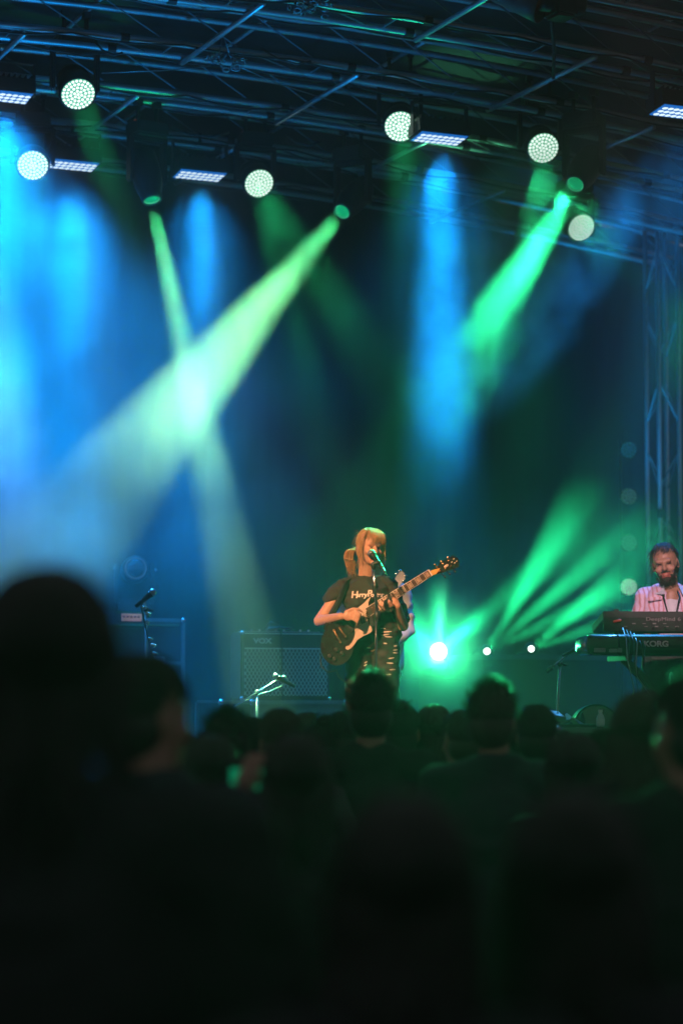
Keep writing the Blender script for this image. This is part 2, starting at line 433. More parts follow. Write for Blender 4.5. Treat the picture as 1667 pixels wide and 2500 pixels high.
def beam(px, py, d, aim, label, W, half, col, R=.062, lin=3, near=0):
    p = at(px, py, d); dr = (aim - p).normalized(); piv = p - dr * .2
    t = thing('moving_beam_light', V((piv.x, piv.y, zroof(piv.x) - .05)), label, 'stage light', BEAMS)
    o = t.location; L = lambda q: q - o
    side = dr.cross(V((0, 0, 1))).normalized()
    bm = B(); lathe(bm, [(-.42, .05), (-.4, .1), (-.25, .115), (-.12, .105), (-.04, R + .02), (.01, R + .014), (.012, R), (-.012, R)], L(p), dr, 28, 0, (True, False)); obj('head', bm, 'black', t)
    bm = B(); lathe(bm, [(-.012, R - .006), (-.004, R * .8), (.004, R * .5), (.006, .002)], L(p), dr, 28, 0, (False, True))
    lathe(bm, [(-.010, R), (.002, R - .001), (.0, R - .008)], L(p), dr, 28, 1, (False, False))
    ln = obj('lens', bm, ['glens', 'glensrim'], t)
    yoke_and_base(t, L(piv), side, .115, .3, 1, 0)
    spot(p + dr * .03, aim, W, col, half, R * .9, .25, t, lin=lin)
    if near: spot(p + dr * .03, aim, near, GREEN, half, R * .9, .25, t)
FLOOD = .085
PANELS = 'blue led panels shining straight down'
def panel(px, py, d, label, W, half=7.5, w_=.37, n=8, fl=1, added_spots=(), to=V((0, -.15, -5))):
    p = at(px, py, d)
    t = thing('led_panel_light', V((p.x, p.y, zroof(p.x) - .05)), label, 'stage light', PANELS)
    c = p - t.location; R_ = Matrix.Rotation(math.radians(-7), 3, 'X')
    bm = B(); box(bm, c + R_ @ V((0, 0, .06)), (w_ + .05, .24, .11), R_, 0, .012)
    for q in range(10): box(bm, c + R_ @ V((-w_ / 2 + q * w_ / 9, 0, .13)), (.006, .2, .03), R_)
    obj('housing', bm, 'black', t)
    bm = B(); Fm = R_ @ Matrix.Rotation(math.pi, 3, 'X')
    box(bm, c + R_ @ V((0, 0, .002)), (w_ + .01, .2, .006), R_, 1)
    for i in range(n):
        for j in range(3): led_dome(bm, c + R_ @ V((-w_ / 2 + (i + .5) * w_ / n, (j - 1) * .058, -.001)), Fm, .0265, .013)
    obj('led_array', bm, ['bcell', 'bcellrim'], t)
    bm = B()
    for s in (-1, 1): box(bm, c + V((s * (w_ / 2 + .04), 0, .14)), (.01, .05, .24), None)
    box(bm, c + V((0, 0, .26)), (w_ + .09, .05, .01)); tube(bm, [c + V((0, 0, .26)), V((c.x, c.y, max(-.02, c.z + .3)))], .014, 6)
    obj('bracket', bm, 'blackmetal', t)
    spot(p + V((0, 0, -.06)), p + to, W, BLUE, half, .13, .45, t)
    spot(p + V((0, 0, -.06)), p + V((0, 0, -5)), W * FLOOD * fl, BLUE, 48, .15, 1, t)
    for (sx, sy, sd, sw, sh) in added_spots: spot(p + V((0, 0, -.06)), at(sx, sy, sd), sw, (.10, .45, 1), sh, .12, .9, t)  # added spots brightening keyboards, amplifier and microphone stands

FAR = lambda px, py, d: at(px, py, d)
wash(191, 229, 16.0, FAR(430, 900, 13.5), 'largest round green led wash light, highest at the upper left', 2000, 4)
wash(81, 403, 17.7, FAR(100, 800, 15), 'round green wash light beside the leftmost complete blue panel', 600, 4.5)
wash(632, 447, 18.6, FAR(900, 860, 16), 'round green wash light just right of the middle blue panel', 1500, 4, added_spots=[(880, 1350, 14, 2500, 1.5), (905, 1640, 8.3, 5000, 1.0)])
wash(977, 308, 17.2, FAR(1000, 600, 15.3), 'round green wash light touching the left end of the centre right blue panel', 2000, 4.5, added_spots=[(1645, 1720, 4.7, 5000, 1.2)])
wash(1325, 361, 17.6, FAR(1500, 640, 15.4), 'round green wash light directly above the long green beam on the right', 600, 4, added_spots=[(1232, 1690, 7.7, 8000, 1.3)])
wash(1417, 555, 19.6, FAR(1720, 820, 17.6), 'lowest and smallest round green wash light, at the right', 600, 4.5, added_spots=[(910, 1350, 14, 7500, 1.5)])
beam(371, 487, 17.3, FAR(520, 1180, 16.4), 'moving beam light pointing steeply down between two blue panels at left', 18000, 3.8, PALE, near=8000)
beam(836, 516, 18.2, FAR(285, 1170, 15.5), 'moving beam light throwing the broadest pale green beam down to the left', 15500, 5.7, PALE, near=7500)
beam(1404, 449, 16.5, FAR(1085, 960, 14.6), 'moving beam light at the right throwing a bright green beam through smoke', 7000, 4.8, GREEN, lin=0)
panel(10, 236, 16.6, 'blue led panel cut by the left edge of the picture', 10000, fl=2.5)
panel(177, 404, 18.0, 'blue led panel right next to a green wash light at far left', 10500, fl=1.7, added_spots=[(345, 1480, 15.8, 1300, 7)])
panel(488, 429, 18.2, 'blue led panel between the two left beam lights', 8500, fl=.8, added_spots=[(660, 1640, 16.3, 900, 9)])
panel(1072, 339, 17.2, 'blue led panel right of centre above a column of blue smoke', 17000, fl=.2)
panel(1660, 275, 16.0, 'blue led panel cut by the right edge of the picture', 11000, fl=1.1, added_spots=[(1440, 1590, 13.4, 1300, 7)], to=V((.5, 1.7, -5)))

# ------------------------------------------------------------------ black riser and floor lights behind the band
RZ = at(1250, 1600, 18.4).z
riser = thing('riser', V((at(1335, 1700, 18.3).x, at(1335, 1700, 18.3).y + .25, STZ)), 'long plain black riser at the back carrying the small floor lights', 'riser')
bm = B(); box(bm, (-.02, 0, (RZ - STZ) / 2 - .02), (1.2, .7, RZ - STZ - .04), None, 0, .01); obj('riser_body', bm, 'drape', riser)
bm = B(); box(bm, (-.02, 0, RZ - STZ - .02), (1.24, .76, .04), None, 0, .008); obj('riser_top', bm, 'deck', riser)
FLOOR = 'small floor beam lights on the black riser'
def floor_light(px, py, d, rays, label, face, R=.03, hot='hot', W0=0, RZ=RZ):
    p = at(px, py, d); dr = (face - p).normalized(); piv = p - dr * .12
    t = thing('floor_beam_light', V((piv.x, piv.y, RZ + .0)), label, 'stage light', FLOOR)
    o = t.location; L = lambda q: q - o; side = dr.cross(V((0, 0, 1))).normalized()
    bm = B(); lathe(bm, [(-.22, .03), (-.2, .055), (-.05, .06), (.0, R + .012), (.003, R)], L(p), dr, 20); obj('head', bm, 'black', t)
    bm = B(); lathe(bm, [(.0035, R), (.008, R * .6), (.01, .001)], L(p), dr, 18); obj('lens', bm, hot, t)
    hgt = max(.04, piv.z - RZ)
    bm = B()
    for s in (-1, 1): box(bm, V((0, 0, hgt / 2)) + side * s * .075, (.015, .05, hgt + .04), Matrix.Rotation(math.atan2(side.y, side.x), 3, 'Z'))
    obj('yoke', bm, 'blackmetal', t)
    bm = B(); box(bm, (0, 0, -.0), (.2, .16, .05), None, 0, .01); obj('base', bm, 'black', t)
    for (tx, ty, td, W, half, col) in rays: spot(p + dr * .03, at(tx, ty, td), W, col, half, .03, .9, t)
    if W0:
        spot(p + dr * .05, CAM + V((0, 0, -1.5)), W0 * 8, (.04, 1, .32), 8, .03, .6, t)
        spot(p + dr * .05, CAM, W0 * .23, (.04, 1, .30), 60, .03, .5, t)
FG = (.015, 1, .31)
floor_light(1070, 1590, 18.2, [(1085, 1300, 18.2, 1500, 7.0, (.16, 1, .45)), (930, 1350, 18.0, 800, 6, FG), (1280, 1420, 18.1, 1600, 9, FG), (900, 1560, 18.0, 500, 10, FG), (1012, 1545, 17.9, 420, 11, FG), (1128, 1545, 17.9, 420, 11, FG), (1070, 1480, 17.9, 420, 10, FG)],
            'dazzling white green floor light pointing straight at the audience', CAM, .066, 'hot', 400, RZ=at(1070, 1640, 18.2).z)
pd = at(1070, 1640, 18.2); bm = B(); box(bm, (0, 0, -(pd.z - STZ) / 2 - .03), (.42, .42, pd.z - STZ - .06), None, 0, .012); tag(obj('light_plinth', bm, 'black', None, (pd.x, pd.y + .12, pd.z)), 'black box plinth under the dazzling floor light', 'box')
floor_light(1188, 1590, 18.3, [(1390, 1250, 18.2, 4200, 8.5, FG), (1500, 1330, 18.2, 4200, 6.5, FG), (1540, 1430, 18.2, 3200, 7.5, FG)],
            'small bright floor light on the black riser nearest the big dazzling one', at(1000, 1500, 6), .026)
floor_light(1296, 1584, 18.3, [(1520, 1400, 18.2, 3200, 9.0, FG), (1560, 1500, 18.2, 2200, 8.0, FG)],
            'small bright floor light in the middle of the black riser', at(1100, 1500, 6), .024)

# ------------------------------------------------------------------ haze and smoke
def volmat(name, den, g=.35, col=(1, 1, 1)):
    m = bpy.data.materials.new(name); m.use_nodes = True; nt = m.node_tree; nt.nodes.clear()
    o = nt.nodes.new('ShaderNodeOutputMaterial'); v = nt.nodes.new('ShaderNodeVolumePrincipled')
    v.inputs['Density'].default_value = den; v.inputs['Anisotropy'].default_value = g; v.inputs['Color'].default_value = (*col, 1)
    nt.links.new(v.outputs[0], o.inputs['Volume']); return m, nt, v
m_, _, _ = volmat('haze', .008)
bm = B(); box(bm, (5, 8, 4.2), (80, 80, 10.6)); tag(obj('haze', bm, m_), kind='stuff', label='thin stage haze filling the air over the stage and the crowd')
def smoke(px, py, d, rad, den, scale, contrast, seed, tilt=0, mid=.5, label='drifting cloud of stage smoke', soft=.2):
    m, nt, v = volmat('smoke', 0, .3); N = nt.nodes.new; L = nt.links.new
    tc = N('ShaderNodeTexCoord'); ln = N('ShaderNodeVectorMath'); ln.operation = 'LENGTH'; L(tc.outputs['Object'], ln.inputs[0])
    mr = N('ShaderNodeMapRange'); mr.interpolation_type = 'SMOOTHSTEP'; mr.inputs[1].default_value = 1; mr.inputs[2].default_value = soft; L(ln.outputs['Value'], mr.inputs[0])
    geo = N('ShaderNodeNewGeometry'); nz = N('ShaderNodeTexNoise'); nz.noise_dimensions = '4D'; nz.inputs['W'].default_value = seed
    nz.inputs['Scale'].default_value = scale; nz.inputs['Detail'].default_value = 4; nz.inputs['Distortion'].default_value = .6; L(geo.outputs['Position'], nz.inputs['Vector'])
    m2 = N('ShaderNodeMapRange'); m2.interpolation_type = 'SMOOTHSTEP'; m2.inputs[1].default_value = mid - contrast; m2.inputs[2].default_value = mid + contrast; L(nz.outputs[0], m2.inputs[0])
    mu = N('ShaderNodeMath'); mu.operation = 'MULTIPLY'; L(mr.outputs[0], mu.inputs[0]); L(m2.outputs[0], mu.inputs[1])
    mu2 = N('ShaderNodeMath'); mu2.operation = 'MULTIPLY'; L(mu.outputs[0], mu2.inputs[0]); mu2.inputs[1].default_value = den; L(mu2.outputs[0], v.inputs['Density'])
    bm = B(); bmesh.ops.create_icosphere(bm, subdivisions=3, radius=1.03)
    o = obj('smoke', bm, m); o.location = at(px, py, d); o.scale = rad; o.rotation_euler = Matrix.Rotation(math.radians(tilt), 3, FH).to_euler()
    o.rotation_euler.rotate_axis('Z', -YAW)
    tag(o, label, kind='stuff')
smoke(230, 700, 17.4, (3.8, 2.3, 4.2), .045, 1.25, .14, 11, 0, .48, 'thin fog hanging over the whole upstage area', .45)
smoke(400, 790, 16.6, (1.75, 1.9, 1.5), .060, 1.3, .22, 1, 0, .44, 'broad cloud of smoke where the two pale beams cross', .55)
smoke(150, 1230, 18.3, (2.1, .9, 1.25), .26, 1.2, .22, 41, 0, .42, 'low blue smoke at the back left of the stage')
smoke(10, 470, 16.6, (.42, .4, 1.15), .13, 2.1, .2, 21, 0, .42, 'smoke falling through the leftmost blue light', .65)
smoke(180, 600, 18.0, (.44, .4, 1.15), .10, 2.1, .2, 22, 0, .42, 'smoke falling through the second blue light from the left', .65)
smoke(490, 560, 18.2, (.44, .4, .85), .12, 2.1, .2, 23, 0, .42, 'smoke falling through the third blue light from the left', .65)
smoke(35, 1010, 16.6, (.70, .6, .85), .42, 1.6, .22, 4, 0, .42, 'thick pale puff of smoke at the left edge')
smoke(1285, 635, 15.7, (.66, 1.8, 1.55), .38, 2.4, .085, 9, 32, .49, 'ragged smoke drifting through the right green beam', .55)
smoke(1085, 690, 17.1, (.46, .5, 1.75), .13, 2.0, .2, 2, 0, .42, 'column of smoke under the centre right blue panel', .6)
smoke(1400, 1400, 18.0, (1.05, .7, .85), .38, 1.6, .25, 3, 0, .42, 'low smoke above the black riser')
smoke(1665, 900, 19.0, (.45, 1.6, .85), .16, 1.5, .2, 6, 0, .45, 'faint smoke around the right tower')
smoke(1075, 1575, 17.9, (.62, .5, .62), .95, 2.2, .25, 7, 0, .40, 'smoke glowing around the dazzling floor light', .1)

# ------------------------------------------------------------------ people: shared pieces
def head_prims(bm, c, R, s=1.0, jaw=1.0, ears=True, face=True):
    c = V(c)
    E_ = lambda p, r: ell(bm, c + R @ (V(p) * s), [q * s for q in r], R, 0, 16, 12)
    C_ = lambda p, q, r0, r1: capsule(bm, c + R @ (V(p) * s), c + R @ (V(q) * s), r0 * s, r1 * s, 12)
    E_((0, .015, .032), (.073, .092, .084)); E_((0, -.018, -.025), (.062, .070, .085))
    E_((0, -.034, -.075), (.046 * jaw, .048, .040)); E_((0, -.074, -.100), (.020 * jaw, .017, .017))
    if ears:
        for q in (-1, 1): E_((q * .074, .014, -.008), (.009, .021, .032))
    if face:
        C_((-.036, -.078, .020), (.036, -.078, .020), .012, .012)
        C_((0, -.088, .008), (0, -.110, -.028), .008, .013)
        for q in (-1, 1):
            E_((q * .011, -.098, -.031), (.009, .011, .008)); E_((q * .037, -.064, -.030), (.026, .022, .022))
        E_((0, -.087, -.060), (.023, .011, .007)); E_((0, -.085, -.071), (.019, .011, .008))
def curve(pts, k=3):
    pts = [V(p) for p in pts]; P = [pts[0] * 2 - pts[1]] + pts + [pts[-1] * 2 - pts[-2]]; out = []
    for i in range(1, len(P) - 2):
        a, b, c, d = P[i - 1:i + 3]
        for j in range(k):
            t = j / k; out.append(.5 * ((2 * b) + (c - a) * t + (2 * a - 5 * b + 4 * c - d) * t * t + (3 * b - a - 3 * c + d) * t ** 3))
    return out + [pts[-1]]
def strand(bm, pts, r, mi=0, seg=4):
    if len(pts) > 3: pts = curve(pts)
    n = len(pts); tube(bm, pts, [r * (1 - .75 * (i / (n - 1)) ** 1.6) for i in range(n)], seg, mi, True, .6)
def hair_cap(bm, c, R, s, rnd, n, length, fringe=None, rise=.006, thick=.0022, lo=-.06, wild=.3, grow=1.10, upper=.02):
    """soft cap on the skull plus n separate locks lying over it"""
    c = V(c); cc = V((0, .018, .034)); rr = V((.075, .094, .087)) * grow
    ell(bm, c + R @ ((cc + V((0, .022, .004))) * s), [rr.x * .955 * s, rr.y * .76 * s, rr.z * .94 * s], R, 0, 24, 18)
    ell(bm, c + R @ (V((0, .045, -.02)) * s), [.070 * s * grow, .062 * s * grow, .075 * s * grow], R, 0, 20, 14)
    for i in range(n):
        th = rnd.uniform(0, 2 * math.pi); ph = rnd.uniform(.05, 1.25)
        pts = []; L_ = length * rnd.uniform(.6, 1.2); k = 5; tw = rnd.uniform(-wild, wild); lift = rnd.uniform(.0, rise)
        for j in range(k):
            a = ph + L_ / .09 * j / (k - 1) * .8; a = min(a, 2.2); b = th + tw * j / (k - 1)
            q = V((math.sin(a) * math.cos(b) * rr.x, math.sin(a) * math.sin(b) * rr.y, math.cos(a) * rr.z)) * (1.0 + .03 + lift * 8 * j / (k - 1))
            q = cc + q
            if q.y < -.03 and q.z < upper + tw * .03: break
            pts.append(c + R @ (q * s))
        if len(pts) > 2: strand(bm, pts, thick * s)
RX = lambda a: Matrix.Rotation(math.radians(a), 3, 'X')
RY = lambda a: Matrix.Rotation(math.radians(a), 3, 'Y')
RZm = lambda a: Matrix.Rotation(math.radians(a), 3, 'Z')
def finger(bm, p0, p1, p2, p3, r=.0085):
    capsule(bm, p0, p1, r * 1.12, r * 1.02, 10); capsule(bm, p1, p2, r * 1.02, r * .93, 10); capsule(bm, p2, p3, r * .93, r * .8, 10)

# ------------------------------------------------------------------ the singer
SP = at(905, 1955, 14.0); SP = V((SP.x, SP.y, STZ))
def Q(px, py, y=0.0): return V(((px - 905) / 400, y, (1955 - py) / 400))
def place(o): o.location = SP; o.rotation_euler = (0, 0, -YAW)
HC = Q(903, 1338, -.03); HR = RZm(24) @ RX(6) @ RY(4); HS = .93
bm = B(); head_prims(bm, HC, HR, HS, .9)
capsule(bm, Q(893, 1425, .02), HC + HR @ V((0, .02, -.07)), .052, .050)
capsule(bm, Q(850, 1432, .03), Q(945, 1432, .03), .045, .045)
ell(bm, Q(897, 1462, .02), (.135, .095, .14)); ell(bm, Q(905, 1520, .02), (.125, .085, .12)); ell(bm, Q(908, 1562, .02), (.15, .10, .10))
# her right arm (left in the picture) reaching over the guitar body
capsule(bm, Q(836, 1438, .01), Q(780, 1519, -.03), .043, .037); capsule(bm, Q(780, 1519, -.03), Q(832, 1511, -.235), .038, .025)
W0 = Q(836, 1511, -.245); ell(bm, Q(850, 1509, -.255), (.034, .015, .034), RY(8))
for i in range(4):
    kx, ky = 866 - i * 2.5, 1500 + i * 6.2; sp = (0, 2, 5, 8)[i]
    finger(bm, Q(854, 1503 + i * 4.6, -.258), Q(kx + 3, ky, -.282), Q(kx + 13, ky + 5 + sp * .3, -.284), Q(kx + 14 - sp * .4, ky + 13 + sp * .2, -.262), .0074)
finger(bm, Q(844, 1499, -.255), Q(862, 1492, -.272), Q(875, 1494, -.272), Q(884, 1500, -.262), .0088)
# her left arm: elbow down by the hip, hand up behind the neck of the guitar
capsule(bm, Q(956, 1438, .02), Q(984, 1530, -.03), .041, .036); capsule(bm, Q(984, 1530, -.03), Q(968, 1484, -.185), .036, .025)
ell(bm, Q(962, 1477, -.185), (.030, .020, .038), RY(-25))
for i in range(4):
    u = i * 6.2
    finger(bm, Q(960 - u * .9, 1484 + u * .35, -.19), Q(957 - u, 1484 + u * .5, -.225), Q(950 - u, 1474 + u * .6, -.243), Q(944 - u, 1469 + u * .62, -.235), .0085)
finger(bm, Q(966, 1474, -.19), Q(962, 1463, -.175), Q(957, 1459, -.172), Q(951, 1459, -.17), .009)
for x0, x1 in ((876, 868), (941, 947)):
    capsule(bm, Q(x0, 1585, .02), Q((x0 + x1) / 2, 1760, .03), .08, .056); capsule(bm, Q((x0 + x1) / 2, 1760, .03), Q(x1, 1930, .05), .056, .04)
    capsule(bm, Q(x1, 1940, .05), Q(x1, 1945, -.13), .035, .03)
def face_paint(f):
    q = HR.transposed() @ (f - HC)
    if q.y < -.07 and -.080 < q.z < -.052 and abs(q.x) < .026: return 1
    if q.y < -.068 and -.006 < q.z < .006 and .016 < abs(q.x) < .046: return 2
    return 0
singer = remesh('person', bm, .0055, ['skin', 'lip', 'lash'], None, 3, paint=face_paint)
tag(singer, 'blond singer in a charcoal printed t-shirt playing guitar at the microphone', 'person'); place(singer)
# t-shirt
bm = B()
capsule(bm, Q(848, 1432, .02), Q(946, 1431, .02), .050, .050); capsule(bm, Q(868, 1424, .03), Q(925, 1424, .03), .05, .05)
ell(bm, Q(897, 1464, .015), (.152, .112, .15)); ell(bm, Q(906, 1512, .015), (.142, .105, .12)); capsule(bm, Q(880, 1528, .015), Q(940, 1528, .015), .075, .08)
capsule(bm, Q(838, 1435, .01), Q(807, 1463, -.005), .049, .047); capsule(bm, Q(952, 1433, .015), Q(975, 1500, -.01), .052, .047)
capsule(bm, Q(975, 1500, -.01), Q(981, 1520, -.02), .052, .046)
sh = remesh('t_shirt', bm, .007, 'tee', singer, 3, .016, 9, 3)
# a print across the chest
def surf_text(s, px, py, size, m, parent, yoff, **k):
    mt = Matrix.Translation(Q(px, py, yoff)) @ Matrix.Rotation(math.pi / 2, 4, 'X')
    return text(s, size, mt, m, parent, **k)
def wrap(o, target, lift):
    """lay lettering on the cloth below it"""
    from mathutils.bvhtree import BVHTree
    bt = BVHTree.FromPolygons([v.co for v in target.data.vertices], [p.vertices[:] for p in target.data.polygons])
    for v in o.data.vertices:
        h = bt.ray_cast(V((v.co.x, -1, v.co.z)), V((0, 1, 0)))
        if h[0]: v.co.y = h[0].y - lift
bm = B()
for s_, x_, z_, sz in (('H', 865, 1456, .058), ('arry', 882.5, 1456, .040), ('P', 901.5, 1453, .056), ('otte', 917, 1456, .038), ('r', 933.0, 1456, .044)):
    o_ = surf_text(s_, x_, z_, sz, 'cream', None, -.3, ext=0, shear=.12, bold=.0016)
    t_ = bmesh.new(); t_.from_mesh(o_.data)
    bmesh.ops.triangulate(t_, faces=t_.faces[:]); bmesh.ops.subdivide_edges(t_, edges=t_.edges[:], cuts=1)
    t_.verts.index_update(); add(bm, [v.co.copy() for v in t_.verts], [[v.index for v in f.verts] for f in t_.faces]); t_.free()
    me_ = o_.data; bpy.data.objects.remove(o_); bpy.data.meshes.remove(me_)
prism(bm, [(0, .0), (.008, .0), (.001, -.032), (.006, -.032), (-.006, -.062), (-.002, -.036), (-.007, -.036)], Q(898.8, 1461, -.3), V((1, 0, 0)), V((0, 0, 1)), V((0, 1, 0)), .001)
pr = obj('shirt_print', bm, 'cream', sh); wrap(pr, sh, .003)
# jeans with slits across the thighs
bm = B()
ell(bm, Q(908, 1563, .02), (.165, .115, .095)); capsule(bm, Q(868, 1545, .02), Q(948, 1545, .02), .085, .085)
for x0, x1 in ((876, 868), (941, 947)):
    capsule(bm, Q(x0, 1588, .02), Q((x0 + x1) / 2, 1760, .03), .093, .070); capsule(bm, Q((x0 + x1) / 2, 1760, .03), Q(x1, 1935, .05), .070, .055)
jn = remesh('jeans', bm, .009, 'jean', singer, 4, .008, 10, 9)
bm = B()
for (x, y, L_, a) in ((938, 1537, 24, 3), (944, 1546, 26, -5), (940, 1553, 22, -8), (948, 1558, 20, 2), (900, 1585, 10, 0), (940, 1574, 9, 5), (965, 1590, 12, -8), (966, 1597, 15, 0), (955, 1610, 16, -10), (952, 1622, 18, 3), (893, 1620, 9, -30), (892, 1627, 9, -30), (958, 1638, 16, -4), (948, 1650, 14, -4), (965, 1580, 9, -8), (888, 1640, 10, 10)):
    t_ = RY(a); ell(bm, Q(x, y, -.2), (L_ / 800, .004, .0042), t_, 0, 12, 8)
rp = obj('jean_tears', bm, 'cream', jn); wrap(rp, jn, -.0005)
for v in rp.data.vertices: v.co.y -= .002 * rnd.random()
# hair: fringe, loose front locks, low ponytail on the left of the picture
bm = B(); h_ = lambda p: HC + HR @ (V(p) * HS)
hair_cap(bm, HC, HR, HS, rnd, 420, .13, rise=.008, thick=.0028, wild=.25, grow=1.06, upper=.05)
for i in range(64):                                       # fringe down to the brows
    x = rnd.uniform(-.066, .066); z1 = .028 + rnd.uniform(-.012, .016) + abs(x) * .05
    y0 = -.058 - .02 * math.cos(x * 18)
    strand(bm, [h_((x * .45, -.03, .126)), h_((x * .75, -.075, .108)), h_((x * .95, y0 - .036, .072)), h_((x * 1.05, y0 - .034, (z1 + .06) / 2)), h_((x * 1.1, y0 - .026, z1))], rnd.uniform(.002, .0036))
for sg in (-1, 1):                                        # long locks framing the face
    for i in range(12 if sg < 0 else 20):
        u = rnd.random(); ln = rnd.uniform(.06, .17) * (1.0 if sg < 0 else .85)
        x = sg * (.070 + rnd.uniform(0, .010)); y = -.052 + u * .04; fl = rnd.uniform(-.16, .22)
        strand(bm, [h_((x * .4, -.02 + u * .05, .122)), h_((x * .98, y, .075)), h_((x * 1.13, y, .01)), h_((x * (1.10 + fl * .4), y - .004, -.05)), h_((x * (1.0 + fl), y + rnd.uniform(-.02, .012), -ln))], rnd.uniform(.0022, .0042))
    for i in range(40):                                   # flyaway wisps
        a = rnd.uniform(0, 6.28); z = rnd.uniform(-.02, .1); q = V((math.cos(a) * .083, math.sin(a) * .095 + .02, z))
        if q.y < -.05: continue
        e = V((math.cos(a) * .02, math.sin(a) * .02, rnd.uniform(-.05, .0)))
        strand(bm, [h_(q * .96), h_(q * 1.05 + e * .3), h_(q * 1.06 + e * .8), h_(q * 1.08 + e * 1.3 + V((0, 0, rnd.uniform(-.02, .01))))], .0013)
for i in range(80):                                      # ponytail
    a = V((-.050, .085, -.015)); t_ = rnd.uniform(0, 6.28); q_ = rnd.random() ** .5 * .032; sw = V((math.cos(t_) * q_, math.sin(t_) * q_, 0)); z = rnd.uniform(-.12, -.21)
    strand(bm, [h_((-.03, .095, .03)), h_(a + sw * .35), h_(a + V((-.040, .012, -.020)) + sw * .9), h_(a + V((-.052, .0, -.075)) + sw * 1.1), h_(a + V((-.036, -.01, z * .7)) + sw), h_(a + V((-.024 + rnd.uniform(-.025, .03), -.01, z)) + sw * .8)], rnd.uniform(.0025, .0045))
obj('hair', bm, 'blond', singer)

# ------------------------------------------------------------------ her guitar (flat outline, real thickness)
GY = -.175
gt = thing('electric_guitar', SP, 'black electric guitar with a pearl pickguard held by the singer', 'guitar', None, -YAW)
def pp(lst): return [((x - 905) / 400, (1955 - y) / 400) for x, y in lst]
X_, Y_, Z_ = V((1, 0, 0)), V((0, 1, 0)), V((0, 0, 1))
def smoothpoly(p, it=2):
    for _ in range(it):
        q = []
        for i in range(len(p)):
            a, b = p[i], p[(i + 1) % len(p)]
            q += [(a[0] * .75 + b[0] * .25, a[1] * .75 + b[1] * .25), (a[0] * .25 + b[0] * .75, a[1] * .25 + b[1] * .75)]
        p = q
    return p
body = [(907.5, 1457), (905, 1472), (903, 1486), (908, 1498), (914, 1508), (912, 1522), (917, 1536), (909, 1548), (891, 1556), (874, 1565), (864, 1577), (861, 1597), (851, 1615), (833, 1628), (815, 1629), (797, 1619), (785, 1601), (782, 1580), (786, 1558), (796, 1540), (811, 1522), (828, 1508), (845, 1499), (860, 1493), (876, 1482), (892, 1466)]
bm = B(); prism(bm, smoothpoly(pp(body)), (0, GY, 0), X_, Z_, Y_, .042)
bmesh.ops.bevel(bm, geom=[e for e in bm.edges if len(e.link_faces) == 2 and any(len(f.verts) > 8 for f in e.link_faces)], offset=.004, segments=2, affect='EDGES')
obj('guitar_body', bm, 'gtr', gt)
uv = lambda l: [(760 + .1594 * a, 1440 + .1594 * b) for a, b in l]
pg = uv([(912, 128), (868, 225), (872, 290), (850, 330), (832, 385), (850, 480), (880, 560), (920, 600), (925, 655), (892, 690), (785, 738), (700, 795), (650, 870), (602, 922), (556, 948), (522, 930), (528, 892), (575, 882), (620, 830), (655, 760), (668, 690), (650, 610), (690, 520), (735, 460), (700, 402), (612, 388), (612, 362), (705, 310), (800, 235), (862, 170)])
bm = B(); prism(bm, pp(pg), (0, GY - .003, 0), X_, Z_, Y_, .0025); obj('pickguard', bm, 'pearl', gt)
AX = V((1049 - 872, 0, -(1405 - 1516))).normalized(); AN = V((-AX.z, 0, AX.x))       # along / across the strings
RG = Matrix((AX, V((0, 1, 0)), AX.cross(V((0, 1, 0))))).transposed()
def g2(u, v, y=0): return uv2(u, v, y)
def uv2(a, b, y): p = (760 + .1594 * a, 1440 + .1594 * b); return Q(p[0], p[1], GY + y)
R3 = RY(-62)
for (a, b, s, m, nm) in (((345, 650), (445, 830), .013, 'gold', 'tailpiece'), ((430, 615), (520, 745), .013, 'gold', 'bridge')):
    bm = B(); capsule(bm, uv2(*a, -.012), uv2(*b, -.012), s * .62, s * .62, 10)
    for e in (a, b): lathe(bm, [(0, .007), (.016, .007)], uv2(*e, -.004), (0, -1, 0), 10)
    obj(nm, bm, m, gt)
for (a, b, m) in (((520, 550), (640, 650), 'black'), ((770, 430), (790, 545), 'black'), ((895, 330), (935, 590), 'black')):
    bm = B(); pa, pb = uv2(*a, -.006), uv2(*b, -.006); d_ = (pb - pa)
    box(bm, (pa + pb) / 2, (d_.length, .018, .026), Matrix((d_.normalized(), V((0, 1, 0)), d_.normalized().cross(V((0, 1, 0))))).transposed(), 0, .003)
    for q in range(6): lathe(bm, [(0, .0026), (.002, .0026)], pa + d_ * (q + .5) / 6 + V((0, -.009, 0)), (0, -1, 0), 8, 1)
    obj('pickup', bm, [m, 'chrome'], gt)
for (a, b) in ((385, 945), (470, 1000), (285, 1040), (355, 1085)):
    bm = B(); lathe(bm, [(0, .015), (.016, .012), (.0165, .010)], uv2(a, b, -.0), (0, -1, 0), 16); obj('knob', bm, 'black', gt)
